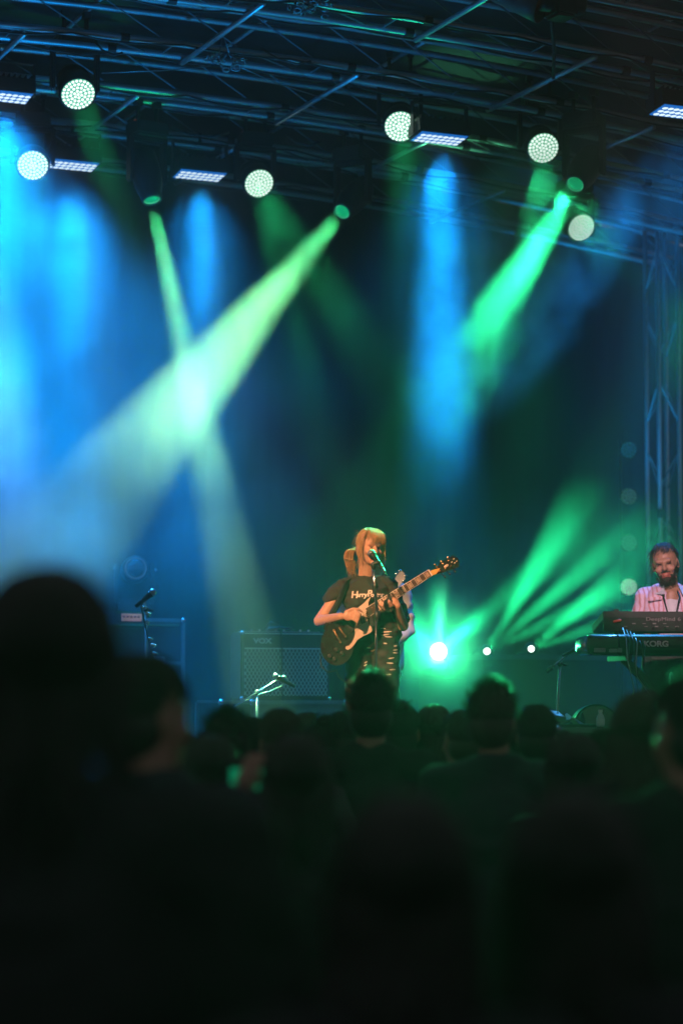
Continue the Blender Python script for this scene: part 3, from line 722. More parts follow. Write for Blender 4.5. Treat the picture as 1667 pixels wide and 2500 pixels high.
# neck, frets, inlays
n0, n1 = Q(914, 1489, GY), Q(1047.5, 1404.5, GY); ND = (n1 - n0).normalized(); NP = V((-ND.z, 0, ND.x)); NL = (n1 - n0).length
RN = Matrix((ND, V((0, 1, 0)), ND.cross(V((0, 1, 0))))).transposed()
bm = B(); vs = []
for (t_, w_) in ((-.05, .027), (NL, .0205)):
    c_ = n0 + ND * t_
    vs += [c_ + NP * w_ + V((0, -.014, 0)), c_ - NP * w_ + V((0, -.014, 0)), c_ - NP * w_ * .8 + V((0, .012, 0)), c_ + NP * w_ * .8 + V((0, .012, 0))]
add(bm, vs, [(0, 1, 2, 3), (4, 5, 6, 7), (0, 1, 5, 4), (1, 2, 6, 5), (2, 3, 7, 6), (3, 0, 4, 7)]); obj('neck', bm, 'rose', gt)
FR = [NL - (NL + .22) * (1 - 2 ** (-k_ / 12)) for k_ in range(0, 17)]
bm = B()
for k_, t_ in enumerate(FR[1:]):
    w_ = .0205 + (NL - t_) / (NL + .05) * .0065; box(bm, n0 + ND * t_ + V((0, -.0155, 0)), (.0042, .003, 2 * w_), RN)
for s in (-1, 1):                                          # binding along both edges
    p_ = n0 - ND * .05 + NP * s * .0275; q_ = n1 + NP * s * .021; tube(bm, [p_ + V((0, -.0135, 0)), q_ + V((0, -.0135, 0))], .0022, 6)
obj('frets', bm, 'ivory', gt)
bm = B()
for k_ in (1, 3, 5, 7, 9, 11, 12, 13, 15):
    a, b = FR[k_ - 1], FR[k_] if k_ < len(FR) else 0; c_ = (a + b) / 2; w_ = .0205 + (NL - c_) / (NL + .05) * .0065
    box(bm, n0 + ND * c_ + V((0, -.0145, 0)), ((a - b) * .62, .002, w_ * 1.35), RN)
obj('inlays', bm, 'pearl', gt)
bm = B(); box(bm, n1 + ND * .003 + V((0, -.016, 0)), (.008, .01, .044), RN, 0, .001); obj('nut', bm, 'ivory', gt)
hv = lambda l: [(960 + .1148 * a, 1340 + .1148 * b) for a, b in l]
bm = B(); prism(bm, pp(hv([(800, 520), (850, 470), (1000, 335), (1255, 190), (1350, 245), (1385, 330), (1380, 435), (1060, 545), (890, 600), (830, 620)])), (0, GY - .006, 0), X_, Z_, Y_, .014); obj('headstock', bm, 'gtr', gt)
bm = B(); prism(bm, pp(hv([(775, 515), (850, 490), (985, 455), (960, 500), (900, 580), (815, 615)])), (0, GY - .009, 0), X_, Z_, Y_, .004); obj('truss_cover', bm, 'maple', gt)
hq = lambda a, b, y: Q(960 + .1148 * a, 1340 + .1148 * b, GY + y)
bm = B(); ell(bm, hq(1110, 410, -.006), (.016, .002, .008), RY(-32)); 
for a, b in ((1230, 330), (1290, 345), (1330, 310), (1270, 265)): ell(bm, hq(a, b, -.0065), (.006, .0018, .0035), RY(-40))
obj('headstock_inlay', bm, 'pearl', gt)
for (a, b) in ((915, 430), (1040, 365), (1160, 295), (975, 530), (1095, 470), (1215, 420)):
    bm = B(); lathe(bm, [(0, .0075), (.004, .0075), (.005, .004), (.014, .0045), (.015, .002)], hq(a, b, -.006), (0, -1, 0), 10); obj('tuning_post', bm, 'gold', gt)
for (a, b, c_, d2) in ((1000, 560, 1085, 640), (1110, 500, 1190, 580), (1230, 450, 1300, 530), (905, 420, 880, 385), (1030, 350, 1010, 320), (1160, 280, 1150, 240)):
    bm = B(); tube(bm, [hq(a, b, .004), hq(c_, d2, .004)], .0028, 6); ell(bm, hq(c_, d2, .004), (.006, .0035, .009), RY(-30)); obj('tuning_key', bm, 'gold' if b < 430 else 'black', gt)
for i in range(6):
    u = (i - 2.5) / 2.5
    bm = B(); s0 = uv2(475 + u * 40, 680 + u * 58, -.022); s1 = n1 + NP * (-u) * .016 + V((0, -.0215, 0)); tube(bm, [s0, s1], .0009, 4); obj('string', bm, 'gold', gt)
bm = B(); tube(bm, [Q(797, 1543, GY + .03), Q(806, 1512, -.12), Q(826, 1474, -.06), Q(848, 1428, -.055), Q(856, 1414, .02), Q(862, 1432, .13), Q(905, 1500, .16)], .020, 8, 0, True, .16, V((0, 1, .3))); obj('strap', bm, 'black', gt)
bm = B(); tube(bm, [Q(783, 1600, GY + .02), Q(784, 1630, -.17), Q(800, 1645, -.15), Q(822, 1640, -.13), Q(826, 1655, -.12), Q(842, 1668, -.1), Q(862, 1690, -.1), Q(866, 1800, -.1), Q(880, 1948, -.12)], .0042, 6)
tag(obj('guitar_cable', bm, 'black', None, SP, -YAW), 'thin cable hanging in a loop from the bottom of the black guitar', 'cable')

# ------------------------------------------------------------------ microphone on its straight stand in front of her
MY = -.36
ms = thing('microphone_stand', SP, 'straight chrome microphone stand right in front of the singer', 'microphone stand', None, -YAW)
def QM(px, py, y=MY): return Q(px, py, y)
bm = B(); tube(bm, [QM(910, 1392), QM(913, 1435), QM(919, 1508)], .0095, 10); obj('upper_tube', bm, 'chrome', ms)
bm = B(); tube(bm, [QM(917, 1505), QM(915.5, 1600), QM(913, 1945)], .0068, 10); obj('lower_tube', bm, 'chrome', ms)
bm = B(); lathe(bm, [(0, .012), (.01, .019), (.045, .019), (.055, .013)], QM(919, 1522), (-.02, 0, 1), 12); obj('clutch', bm, 'black', ms)
bm = B(); lathe(bm, [(-.02, .014), (.0, .017), (.02, .014)], QM(914, 1439), (.05, 0, 1), 12); tube(bm, [QM(914, 1439), QM(922, 1440)], .008, 8); obj('collar', bm, 'black', ms)
bm = B(); lathe(bm, [(-.02, .011), (.0, .016), (.012, .016)], QM(910, 1390), (0, 0, 1), 12); capsule(bm, QM(910, 1386), QM(922, 1383), .012, .014); obj('clip', bm, 'black', ms)
bm = B(); lathe(bm, [(0, .14), (.012, .14), (.03, .05), (.06, .012)], QM(913, 1954), (0, 0, 1), 28); obj('base', bm, 'blackmetal', ms)
mc = thing('microphone', SP, 'silver headed vocal microphone at the blond singer\'s mouth', 'microphone', None, -YAW)
a_, b_ = QM(907, 1360, MY + .10), QM(931, 1397, MY - .02); dm = (b_ - a_).normalized()
bm = B(); ell(bm, a_, (.026, .026, .027)); obj('grille', bm, 'steel', mc)
bm = B(); lathe(bm, [(.012, .0245), (.024, .0255), (.03, .021), (.07, .0175), (.155, .0125), (.165, .011)], a_, dm, 18); obj('handle', bm, 'blackmetal', mc)
bm = B(); lathe(bm, [(.165, .009), (.195, .0085), (.205, .005)], a_, dm, 12); obj('plug', bm, 'chrome', mc)
e_ = a_ + dm * .2
bm = B(); tube(bm, [e_, e_ + dm * .02 + V((.006, 0, -.012)), QM(937, 1411, MY - .03), QM(936, 1416, MY - .03), QM(925, 1416, MY - .02), QM(915, 1423, MY - .015), QM(916, 1445, MY - .016), QM(920, 1505, MY - .016), QM(914, 1600, MY - .014), QM(910, 1945, MY - .03)], .0032, 6)
tag(obj('microphone_cable', bm, 'black', None, SP, -YAW), 'thin microphone cable running down the chrome stand of the singer', 'cable')

# ------------------------------------------------------------------ simple standing figure used for the band and the crowd
def figure(name, loc, H, label, group=None, facing=180, hair=None, top='black', skin='skin2', trousers='jean', hs=0, style='short', build=1.0, lean=0, arms='down', rz=0, head_turn=0, voxel=.014, head_tilt=0):
    """facing 0 = towards the camera; local axes: x right in the picture, y away"""
    k = H / 1.75; fl = RZm(facing)
    f = lambda x, y, z: fl @ V((x, y, z)) * k
    hc = f(0, -.03 - lean * .3, 1.63)
    Rh = fl @ RZm(head_turn) @ RX(head_tilt)
    bm = B(); head_prims(bm, hc, Rh, k, 1.05)
    capsule(bm, f(0, .02, 1.42), hc + fl @ V((0, .02, -.06)) * k, .058 * k, .054 * k)
    b_ = build
    capsule(bm, f(-.17 * b_, .02, 1.42), f(.17 * b_, .02, 1.42), .055 * k, .055 * k); ell(bm, f(0, .0, 1.27), (.17 * b_ * k, .115 * k, .19 * k), fl); ell(bm, f(0, .0, 1.0), (.15 * b_ * k, .11 * k, .15 * k), fl)
    A_ = []
    for s in (-1, 1):
        sh_ = f(s * .2 * b_, .02, 1.42)
        if arms == 'down': el, wr_, hn = f(s * .27 * b_, .03, 1.12), f(s * .26 * b_, -.06, .87), f(s * .25 * b_, -.10, .78)
        elif arms == 'front': el, wr_, hn = f(s * .235 * b_, -.02, 1.14), f(s * .10, -.22, 1.04), f(s * .06, -.28, 1.02)
        if arms == 'added_phone' and s > 0: el, wr_, hn = f(.30, -.12, 1.30), f(.17, -.28, 1.57), f(.14, -.315, 1.645)
        elif arms == 'added_phone': el, wr_, hn = f(s * .27 * b_, .03, 1.12), f(s * .26 * b_, -.06, .87), f(s * .25 * b_, -.10, .78)
        A_.append((sh_, el, wr_))
        capsule(bm, sh_, el, .05 * k, .042 * k); capsule(bm, el, wr_, .042 * k, .029 * k)
        ell(bm, (wr_ + hn) / 2 + (hn - wr_) * .15, (.022 * k, .034 * k, .045 * k), fl)
        d_ = (hn - wr_).normalized()
        for q in range(4): finger(bm, hn + fl @ V(((q - 1.5) * .017, 0, 0)) * k, hn + fl @ V(((q - 1.5) * .018, 0, 0)) * k + d_ * .03, hn + fl @ V(((q - 1.5) * .018, -.008, 0)) * k + d_ * .05, hn + fl @ V(((q - 1.5) * .017, -.02, 0)) * k + d_ * (.062 + .006 * (q in (1, 2))), .0085)
        finger(bm, wr_ + d_ * .03, wr_ + d_ * .06 + fl @ V((-s * .03, -.02, 0)), wr_ + d_ * .08 + fl @ V((-s * .035, -.03, 0)), wr_ + d_ * .1 + fl @ V((-s * .03, -.035, 0)), .0095)
        capsule(bm, f(s * .09, .0, .92), f(s * .1, -.01, .5), .085 * k, .058 * k); capsule(bm, f(s * .1, -.01, .5), f(s * .1, .04, .09), .056 * k, .038 * k); capsule(bm, f(s * .1, .05, .045), f(s * .11, -.12, .035), .042 * k, .035 * k)
    o = remesh(name, bm, voxel, [skin, 'lip', 'lash'], None, 3)
    o.location = loc; o.rotation_euler = (0, 0, -YAW + math.radians(rz)); tag(o, label, 'person', group)
    bm = B()
    capsule(bm, f(-.17 * b_, .02, 1.43), f(.17 * b_, .02, 1.43), .068 * k, .068 * k); capsule(bm, f(-.06, .03, 1.47), f(.06, .03, 1.47), .055 * k, .055 * k); ell(bm, f(0, .0, 1.27), (.19 * b_ * k, .135 * k, .2 * k), fl); ell(bm, f(0, .0, 1.0), (.175 * b_ * k, .135 * k, .17 * k), fl)
    for (a, e, w_) in A_: capsule(bm, a, e, .066 * k, .058 * k); capsule(bm, e, e + (w_ - e) * .85, .058 * k, .043 * k)
    remesh('shirt', bm, voxel * 1.1, top, o, 4, .012, 7, hs)
    bm = B(); ell(bm, f(0, 0, .92), (.175 * b_ * k, .13 * k, .12 * k), fl)
    for s in (-1, 1): capsule(bm, f(s * .09, .0, .92), f(s * .1, -.01, .5), .1 * k, .072 * k); capsule(bm, f(s * .1, -.01, .5), f(s * .1, .04, .1), .072 * k, .055 * k)
    remesh('trousers', bm, voxel * 1.3, trousers, o, 3, .008, 7, hs + 5)
    if hair:
        r_ = random.Random(hs); bm = B()
        if style in ('short', 'bun'): hair_cap(bm, hc, Rh, k, r_, 560, .055, rise=.010, thick=.0030, wild=.6, grow=1.10)
        elif style == 'curly':
            hair_cap(bm, hc, Rh, k, r_, 120, .06, grow=1.13)
            for i in range(520):
                th, ph = r_.uniform(0, 6.28), r_.uniform(0, 1.9)
                q = V((math.sin(ph) * math.cos(th) * .087, math.sin(ph) * math.sin(th) * .106 + .02, math.cos(ph) * .1 + .035))
                if q.y < -.03 and q.z < .04: continue
                u = r_.uniform(0, 6.28); e = q * r_.uniform(.07, .2); n1_ = V((math.cos(u), math.sin(u), .3)) * .011
                strand(bm, [hc + Rh @ (q * k), hc + Rh @ ((q + e + n1_) * k), hc + Rh @ ((q + e * 1.3 - n1_) * k)], .0026)
        else:
            hair_cap(bm, hc, Rh, k, r_, 480, .14, rise=.008, thick=.0042, grow=1.12)
            for i in range(150):
                th = r_.uniform(-.4, 3.54); x, y = math.cos(th) * .088, math.sin(th) * .10 + .01; dx = r_.uniform(-.02, .02); ln = r_.uniform(.16, .34)
                strand(bm, [hc + Rh @ (V((x * .6, y * .6, .11)) * k), hc + Rh @ (V((x, y, .04)) * k), hc + Rh @ (V((x * 1.06, y * 1.04, -.06)) * k), hc + Rh @ (V((x * 1.1 + dx, y * 1.05 + dx, -.06 - ln * .5)) * k), hc + Rh @ (V((x * 1.0 + dx, y + dx, -.06 - ln)) * k)], .0075)
        if style == 'bun':
            bc = hc + Rh @ V((0, .055, .125)) * k; ell(bm, bc, (.042 * k, .04 * k, .036 * k))
            for i in range(60):
                u, w_ = r_.uniform(0, 6.28), r_.uniform(-1, 1); q = V((math.cos(u), math.sin(u), w_)).normalized(); e = V((-q.y, q.x, .3)) * .03
                strand(bm, [bc + q * .038, bc + q * .044 + e * .4, bc + q * .043 + e, bc + q * .05 + e * 1.4], .0025)
        obj('hair', bm, hair, o)
    return o, hc, Rh, k

# musician standing behind the singer, mostly hidden by her
bp = at(914, 1800, 15.3)
bass, hc, Rh, k = figure('person', V((bp.x, bp.y, STZ)), 1.64, 'musician in a loose white shirt standing right behind the singer', None, 0, 'darkhair', 'white', hs=31, build=1.0, arms='front', voxel=.012)
bm = B()
for s in (1,):
    for i in range(10):
        x = s * (.07 + .011 * i); strand(bm, [V((x, -.10 + .012 * i, 1.0)), V((x * 1.06, -.11 + .014 * i, .84)), V((x * 1.1, -.10 + .012 * i, .66 + .012 * i))], .028, 0, 6)
obj('shirt_tail', bm, 'white', bass)
bgd = thing('bass_guitar', at(918, 1800, 15.3) * 1, 'pale bass guitar whose head shows behind the singer\'s shoulder', 'guitar', None, -YAW); bgd.location = V((bp.x, bp.y, STZ))
q9 = lambda px, py, y: V(((px - 918) / 366, y, (1955 - 0 - py) / 366 + (at(918, 1955, 15.3).z - STZ)))
bm = B(); prism(bm, smoothpoly([(p.x, p.z) for p in (q9(880, 1500, 0), q9(905, 1505, 0), q9(925, 1525, 0), q9(930, 1560, 0), q9(900, 1590, 0), q9(860, 1590, 0), q9(845, 1560, 0), q9(860, 1540, 0), q9(865, 1515, 0))]), (0, -.30, 0), X_, Z_, Y_, .04); obj('guitar_body', bm, 'white', bgd)
bm = B(); a_, b_ = q9(900, 1535, -.31), q9(969, 1431, -.31); tube(bm, [a_, b_], .022, 8, 0, True, .6); obj('neck', bm, 'maple', bgd)
bm = B(); prism(bm, [(p.x, p.z) for p in (q9(963, 1432, 0), q9(968, 1414, 0), q9(980, 1398, 0), q9(989, 1406, 0), q9(990, 1420, 0), q9(975, 1438, 0))], (0, -.32, 0), X_, Z_, Y_, .016); obj('headstock', bm, 'white', bgd)
for (x, y) in ((970, 1407), (977, 1400), (991, 1412), (986, 1425)):
    bm = B(); ell(bm, q9(x, y, -.318), (.013, .008, .009)); obj('tuning_key', bm, 'chrome', bgd)

# ------------------------------------------------------------------ keyboard player at the right edge
KD = 14.35; KP = at(1640, 1955, KD); KP = V((KP.x, KP.y, STZ))
def K(px, py, y=0.0): return V(((px - 1640) / 400, y, (1955 - py) / 400))
KC = K(1628, 1371, -.02); KR = RZm(-14) @ RY(-9) @ RX(4)
bm = B(); head_prims(bm, KC, KR, 1.04, 1.1)
capsule(bm, K(1642, 1440, .04), KC + KR @ V((0, .02, -.07)), .062, .058)
capsule(bm, K(1588, 1452, .03), K(1700, 1452, .03), .055, .055); ell(bm, K(1642, 1500, .02), (.18, .115, .19)); ell(bm, K(1642, 1570, .02), (.16, .11, .16))
for s, (ex, ey), (wx, wy) in ((-1, (1562, 1520), (1580, 1540)), (1, (1722, 1520), (1690, 1540))):
    sx = 1642 + s * 62
    capsule(bm, K(sx, 1455, .02), K(ex, ey, .0), .05, .043); capsule(bm, K(ex, ey, .0), K(wx, wy + 6, -.24), .043, .03)
    hx = wx - s * 6; ell(bm, K(hx, wy + 2, -.30), (.035, .045, .018))
    for q in range(4): finger(bm, K(hx + (q - 1.5) * 7, wy + 1, -.33), K(hx + (q - 1.5) * 8, wy - 2, -.365), K(hx + (q - 1.5) * 8, wy + 2, -.39), K(hx + (q - 1.5) * 8, wy + 7, -.398))
    finger(bm, K(hx - s * 8, wy + 2, -.29), K(hx - s * 16, wy + 3, -.31), K(hx - s * 19, wy + 5, -.33), K(hx - s * 19, wy + 7, -.345), .0095)
    capsule(bm, K(1642 + s * 36, 1590, .0), K(1642 + s * 50, 1760, .02), .09, .06); capsule(bm, K(1642 + s * 50, 1760, .02), K(1642 + s * 55, 1930, .05), .056, .04); capsule(bm, K(1642 + s * 55, 1940, .05), K(1642 + s * 58, 1944, -.14), .04, .034)
def kface(f):
    q = KR.transposed() @ (f - KC)
    if q.y < -.07 and -.083 < q.z < -.054 and abs(q.x) < .027: return 1
    if q.y < -.068 and -.006 < q.z < .008 and .015 < abs(q.x) < .048: return 2
    if q.y < .0 and q.z > -.14 and (q.z < -.066 + max(0, abs(q.x) - .046) * 2.4 or (abs(q.x) < .030 and -.058 < q.z < -.044)): return 3
    return 0
kp = remesh('person', bm, .0065, ['skin2', 'lip', 'lash', 'stubble'], None, 3, paint=kface); kp.location = KP; kp.rotation_euler = (0, 0, -YAW)
tag(kp, 'bearded keyboard player in an open pale pink striped jacket with lanyard', 'person')
bm = B()
for s in (-1, 1):
    sx = 1642 + s * 62
    capsule(bm, K(sx - s * 20, 1452, .035), K(sx, 1456, .02), .066, .068); capsule(bm, K(sx, 1456, .02), K(1642 + s * 80, 1520, 0), .069, .062); capsule(bm, K(1642 + s * 80, 1520, 0), K(1642 + s * 62, 1539, -.22), .062, .046)
    ell(bm, K(1642 + s * 34, 1520, .0), (.105, .13, .21)); ell(bm, K(1642 + s * 36, 1480, .01), (.10, .12, .13)); 
ell(bm, K(1642, 1510, .085), (.17, .07, .25)); capsule(bm, K(1610, 1443, .085), K(1676, 1443, .085), .05, .05)
jk = remesh('jacket', bm, .008, 'jacket', kp, 4, .012, 8, 4)
for s in (-1, 1):                                          # collar flaps and a pocket flap
    bm = B(); pts = [K(1642 + s * 18, 1426, -.02), K(1642 + s * 32, 1428, .02), K(1642 + s * 46, 1449, -.075), K(1642 + s * 22, 1450, -.115)]
    vs = [p for p in pts] + [p + V((0, -.012, .004)) for p in pts]; add(bm, vs, [(0, 1, 2, 3), (7, 6, 5, 4), (0, 4, 5, 1), (1, 5, 6, 2), (2, 6, 7, 3), (3, 7, 4, 0)]); obj('collar', bm, 'white', jk)
    bm = B(); box(bm, K(1642 + s * 46, 1460, -.115), (.085, .012, .022), RY(s * 8), 0, .004); obj('pocket_flap', bm, 'jacket', jk)
bm = B(); ell(bm, K(1642, 1515, -.02), (.09, .11, .19)); capsule(bm, K(1625, 1462, -.01), K(1660, 1462, -.01), .05, .05); remesh('shirt', bm, .008, 'white', kp, 4, .008, 9, 2)
bm = B(); ell(bm, K(1640, 1461, -.075), (.038, .02, .065)); obj('bare_chest', bm, 'skin2', kp)
bm = B()
tube(bm, [K(1622, 1430, .0), K(1617, 1455, -.115), K(1624, 1490, -.15), K(1636, 1530, -.155)], .006, 6, 0, True, .5); tube(bm, [K(1656, 1430, .0), K(1658, 1455, -.115), K(1648, 1490, -.15), K(1637, 1530, -.155)], .006, 6, 0, True, .5)
obj('lanyard', bm, 'black', kp)
bm = B(); ell(bm, K(1642, 1590, .02), (.17, .12, .12))
for s in (-1, 1): capsule(bm, K(1642 + s * 36, 1590, .0), K(1642 + s * 50, 1760, .02), .10, .075); capsule(bm, K(1642 + s * 50, 1760, .02), K(1642 + s * 55, 1932, .05), .072, .055)
remesh('trousers', bm, .011, 'jean', kp, 3, .008, 8, 3)
bm = B(); hair_cap(bm, KC, KR, 1.04, random.Random(4), 420, .05, rise=.008, thick=.0026, wild=.6, grow=1.09, upper=.072)
for i in range(26):
    z = .09 - i * .005; u = random.Random(i).uniform(-.01, .02); strand(bm, [KC + KR @ V((-.06, .0 + u, z)), KC + KR @ V((-.085, -.01 + u, z)), KC + KR @ V((-.092 - u, -.02, z - .03))], .003)
obj('hair', bm, 'darkhair', kp)
bm = B(); kk = lambda p: KC + KR @ (V(p) * 1.04)
for i in range(320):                                       # short beard and moustache
    r_ = rnd.random(); th = rnd.uniform(-1.5, 1.5); z = rnd.uniform(-.122, -.066)
    if abs(th) < .5 and z > -.085: continue
    w_ = .066 if z > -.07 else .066 - (-.07 - z) * .55; q = V((math.sin(th) * w_, -.028 - math.cos(th) * .063, z)); e = V((math.sin(th) * .005, -.005 * math.cos(th), -.012))
    strand(bm, [kk(q), kk(q + e * .6), kk(q + e)], .0015)
obj('beard', bm, 'darkhair', kp)

# ------------------------------------------------------------------ keyboards
KRZ = math.radians(-17)
kb0 = at(1432, 1575, 13.35)
def kthing(nm, p, lab, cat): return thing(nm, p, lab, cat)
sv = kthing('stage_piano', V((kb0.x, kb0.y, at(1425, 1600, 13.35).z)), 'lower black stage piano with a rounded blue lit left end', 'keyboard'); sv.rotation_euler.z = KRZ
LW, pr_ = 1.36, [(.0, .0), (-.012, .01), (-.02, .035), (-.022, .06), (-.018, .09), (-.005, .112), (.02, .122), (.30, .112), (.32, .09), (.32, .01), (.30, .0)]
def extr(bm, x0, x1, prof, s=1, c=(.15, .06)):
    n = len(prof); vs = []
    for x in (x0, x1):
        for (y, z) in prof: vs.append(V((x, c[0] + (y - c[0]) * s, c[1] + (z - c[1]) * s)))
    fs = [tuple(range(n)), tuple(range(n, 2 * n))] + [(i, (i + 1) % n, n + (i + 1) % n, n + i) for i in range(n)]
    add(bm, vs, fs)
M['gloss'] = mat('glossy_black_shell', (.02, .021, .024), .22, 0, .2, 8, spec=.7)
bm = B(); extr(bm, .03, LW - .03, pr_); obj('body', bm, 'black', sv)
for x0, x1 in ((0.0, .20), (LW - .2, LW)):
    bm = B(); p2 = smoothpoly(pr_, 2); vs = []; n_ = len(p2); secs = [(x0, .86), (x0 + .012, .97), (x0 + .03, 1.02), (x1 - .03, 1.02), (x1 - .01, 1.02)] if x0 < .5 else [(x0 + .01, 1.02), (x0 + .03, 1.02), (x1 - .03, 1.02), (x1 - .012, .97), (x1, .86)]
    for (x, s_) in secs: vs += [V((x, .15 + (y - .15) * s_, .06 + (z - .06) * s_)) for (y, z) in p2]
    fs = [tuple(range(n_)), tuple(range(4 * n_, 5 * n_))] + [(j * n_ + i, j * n_ + (i + 1) % n_, (j + 1) * n_ + (i + 1) % n_, (j + 1) * n_ + i) for j in range(4) for i in range(n_)]
    add(bm, vs, fs, 0, True); obj('end_cheek', bm, 'gloss', sv)
bm = B()
for (x, z, w_, h_) in ((.07, .03, .07, .026), (.15, .028, .05, .022), (.19, .03, .026, .026)): box(bm, (x, -.022, z), (w_, .012, h_), None, 0, .003)
obj('socket', bm, 'steel', sv)
M4 = lambda p: Matrix.Translation(p) @ Matrix.Rotation(math.pi / 2, 4, 'X')
text('KORG', .046, M4(V((.405, -.0245, .066))) @ Matrix.Scale(1.15, 4, V((1, 0, 0))), 'logo', sv, bold=.0018)
bm = B()
for i in range(36): box(bm, (.14 + i * .0305, .26, .122), (.028, .13, .012), None, 0, .002)
obj('keys', bm, 'ivory', sv)
dp0 = at(1496, 1550, 13.4)
dm_ = kthing('synthesizer', V((dp0.x, dp0.y + .12, at(1496, 1535, 13.4).z)), 'slim dark upper synthesizer tilted towards the bearded player', 'keyboard'); dm_.rotation_euler.z = KRZ
bm = B(); box(bm, (.5, .13, .045), (1.0, .30, .055), RX(-14), 0, .006); box(bm, (.5, -.012, .03), (1.0, .02, .085), None, 0, .004); obj('body', bm, 'black', dm_)
text('DeepMind 6', .030, M4(V((.36, -.0235, .060))) @ Matrix.Scale(1.35, 4, V((1, 0, 0))), 'logodim', dm_, space=1.05)
bm = B()
for i in range(14):
    for j in range(2):
        if (i * 7 + j * 3) % 5: box(bm, (.12 + i * .062 + j * .012, -.0235, .034 - j * .017), (.02, .003, .004 + .003 * (i % 2)), None)
obj('rear_legends', bm, 'logodim', dm_)
for i in range(7):
    bm = B(); lathe(bm, [(0, .008), (.012, .008)], V((.30 + i * .07, -.022, .01)), (0, -1, 0), 10); obj('socket', bm, 'blackmetal', dm_)
bm = B(); capsule(bm, V((.065, -.028, .045)), V((.095, -.04, .052)), .009, .008); tag(obj('red_plug', bm, 'red', None, dm_.location, KRZ), 'small red cable plug stuck in the back of the upper synthesizer', 'plug')
bm = B(); capsule(bm, V((.60, -.03, -.03)), V((.66, -.05, .03)), .009, .008); tag(obj('jack_plug', bm, 'chrome', None, dm_.location, KRZ), 'shiny slanted jack plug at the back of the upper synthesizer', 'plug')
# crossed keyboard stand
ko = Matrix.Rotation(KRZ, 3, 'Z') @ V((.68, .15, 0)); ks = kthing('keyboard_stand', V((kb0.x + ko.x, kb0.y + ko.y, STZ)), 'black crossed keyboard stand with diagonal lettering on its leg', 'keyboard stand'); ks.rotation_euler.z = KRZ
zt = sv.location.z - STZ - .01
for s in (-1, 1):
    bm = B(); box(bm, (0, s * .05, zt / 2), (.05, .028, math.hypot(.9, zt) - .02), RY(s * math.degrees(math.atan2(.9, zt))), 0, .004); lg = obj('leg', bm, 'black', ks)
    if s < 0: text('KORG', .052, Matrix.Translation(V((-.115, -.05 - .0165, zt / 2 + .11))) @ Matrix.Rotation(math.pi / 2, 4, 'X') @ Matrix.Rotation(math.radians(48), 4, 'Z'), 'logodim', lg, bold=.0015)
    bm = B(); box(bm, (s * .45, 0, zt - .005), (.04, .46, .03), None, 0, .004); obj('arm', bm, 'black', ks)
    bm = B(); box(bm, (s * .45, 0, .015), (.05, .5, .03), None, 0, .004); obj('foot', bm, 'black', ks)
    bm = B(); box(bm, (s * .44, .12, zt + .14), (.03, .03, .30), None, 0, .004); box(bm, (s * .44, .16, zt + .20), (.03, .34, .02), None); obj('tier', bm, 'black', ks)
bm = B(); lathe(bm, [(0, .04), (.03, .04)], (0, -.075, zt / 2), (0, -1, 0), 16); obj('pivot', bm, 'chrome', ks)
r_ = random.Random(12)
for i in range(6):
    x = .22 + i * .022; z0 = .10 - .01 * i; p = V((x, -.05, z0)); dn = -r_.uniform(.25, .75)
    bm = B(); tube(bm, [p + V((0, .08, .06)), p, p + V((r_.uniform(-.05, .02), -.04, -.12)), p + V((r_.uniform(-.03, .07), -.03, dn * .6)), p + V((r_.uniform(.0, .1), .0, dn)), p + V((.15 + .02 * i, .05, dn - .2 * (i % 2)))], .0045, 6)
    tag(obj('cable', bm, 'black' if i % 3 else 'steel', None, sv.location, KRZ), 'loose cable in the bundle hanging behind the two keyboards', 'cable', 'cables hanging from the keyboards')

# ------------------------------------------------------------------ amplifier on a road case
ap = at(590, 1708, 16.9)
am = thing('guitar_amplifier', V((ap.x, ap.y, ap.z)), 'black guitar amplifier with a diamond weave grille behind the guitarist', 'amplifier', None, math.radians(-3))
AW, AH, AD = .70, .50, .27
bm = B(); box(bm, (AW / 2, AD / 2 + .012, AH / 2), (AW, AD, AH), None, 0, .014); obj('cabinet', bm, 'vinyl', am)
bm = B(); box(bm, (AW / 2, .006, .20), (AW - .05, .016, .345), None, 0, .003); gr = obj('grille', bm, 'grille', am)
bm = B(); box(bm, (AW / 2, .0, .378), (AW - .05, .012, .008)); box(bm, (AW / 2, .0, AH - .012), (AW - .05, .012, .006)); obj('trim', bm, 'logo', am)
text('VOX', .052, M4(V((.165, .0105, .432))) @ Matrix.Scale(1.25, 4, V((1, 0, 0))), 'logo', am, bold=.002)
bm = B(); tube(bm, [V((.25, .14, AH)), V((.26, .14, AH + .03)), V((.35, .14, AH + .036)), V((.44, .14, AH + .03)), V((.45, .14, AH))], .011, 8); obj('handle', bm, 'black', am)
bm = B(); box(bm, (AW / 2, .16, AH + .004), (AW - .1, .14, .008)); obj('control_panel', bm, 'steel', am)
for i in range(8):
    bm = B(); lathe(bm, [(0, .010), (.016, .008)], (.12 + i * .065, .14, AH + .008), (0, 0, 1), 10); obj('knob', bm, 'chrome', am)
for (x, y, z) in ((0, 0, 0), (0, 0, AH), (AW, 0, 0), (AW, 0, AH)):
    bm = B(); ell(bm, (x + (.008 if x == 0 else -.008), .02, z + (.008 if z == 0 else -.008)), (.016, .016, .016)); obj('corner', bm, 'chrome', am)
bm = B(); tube(bm, [V((.20, .05, AH + .02)), V((.23, .0, AH + .075)), V((.29, -.02, AH + .05)), V((.31, -.03, AH - .05)), V((.31, -.03, .1)), V((.32, -.05, -.3))], .0055, 6)
tag(obj('amp_cable', bm, 'black', None, am.location), 'cable looping over the top front edge of the black guitar amplifier', 'cable')
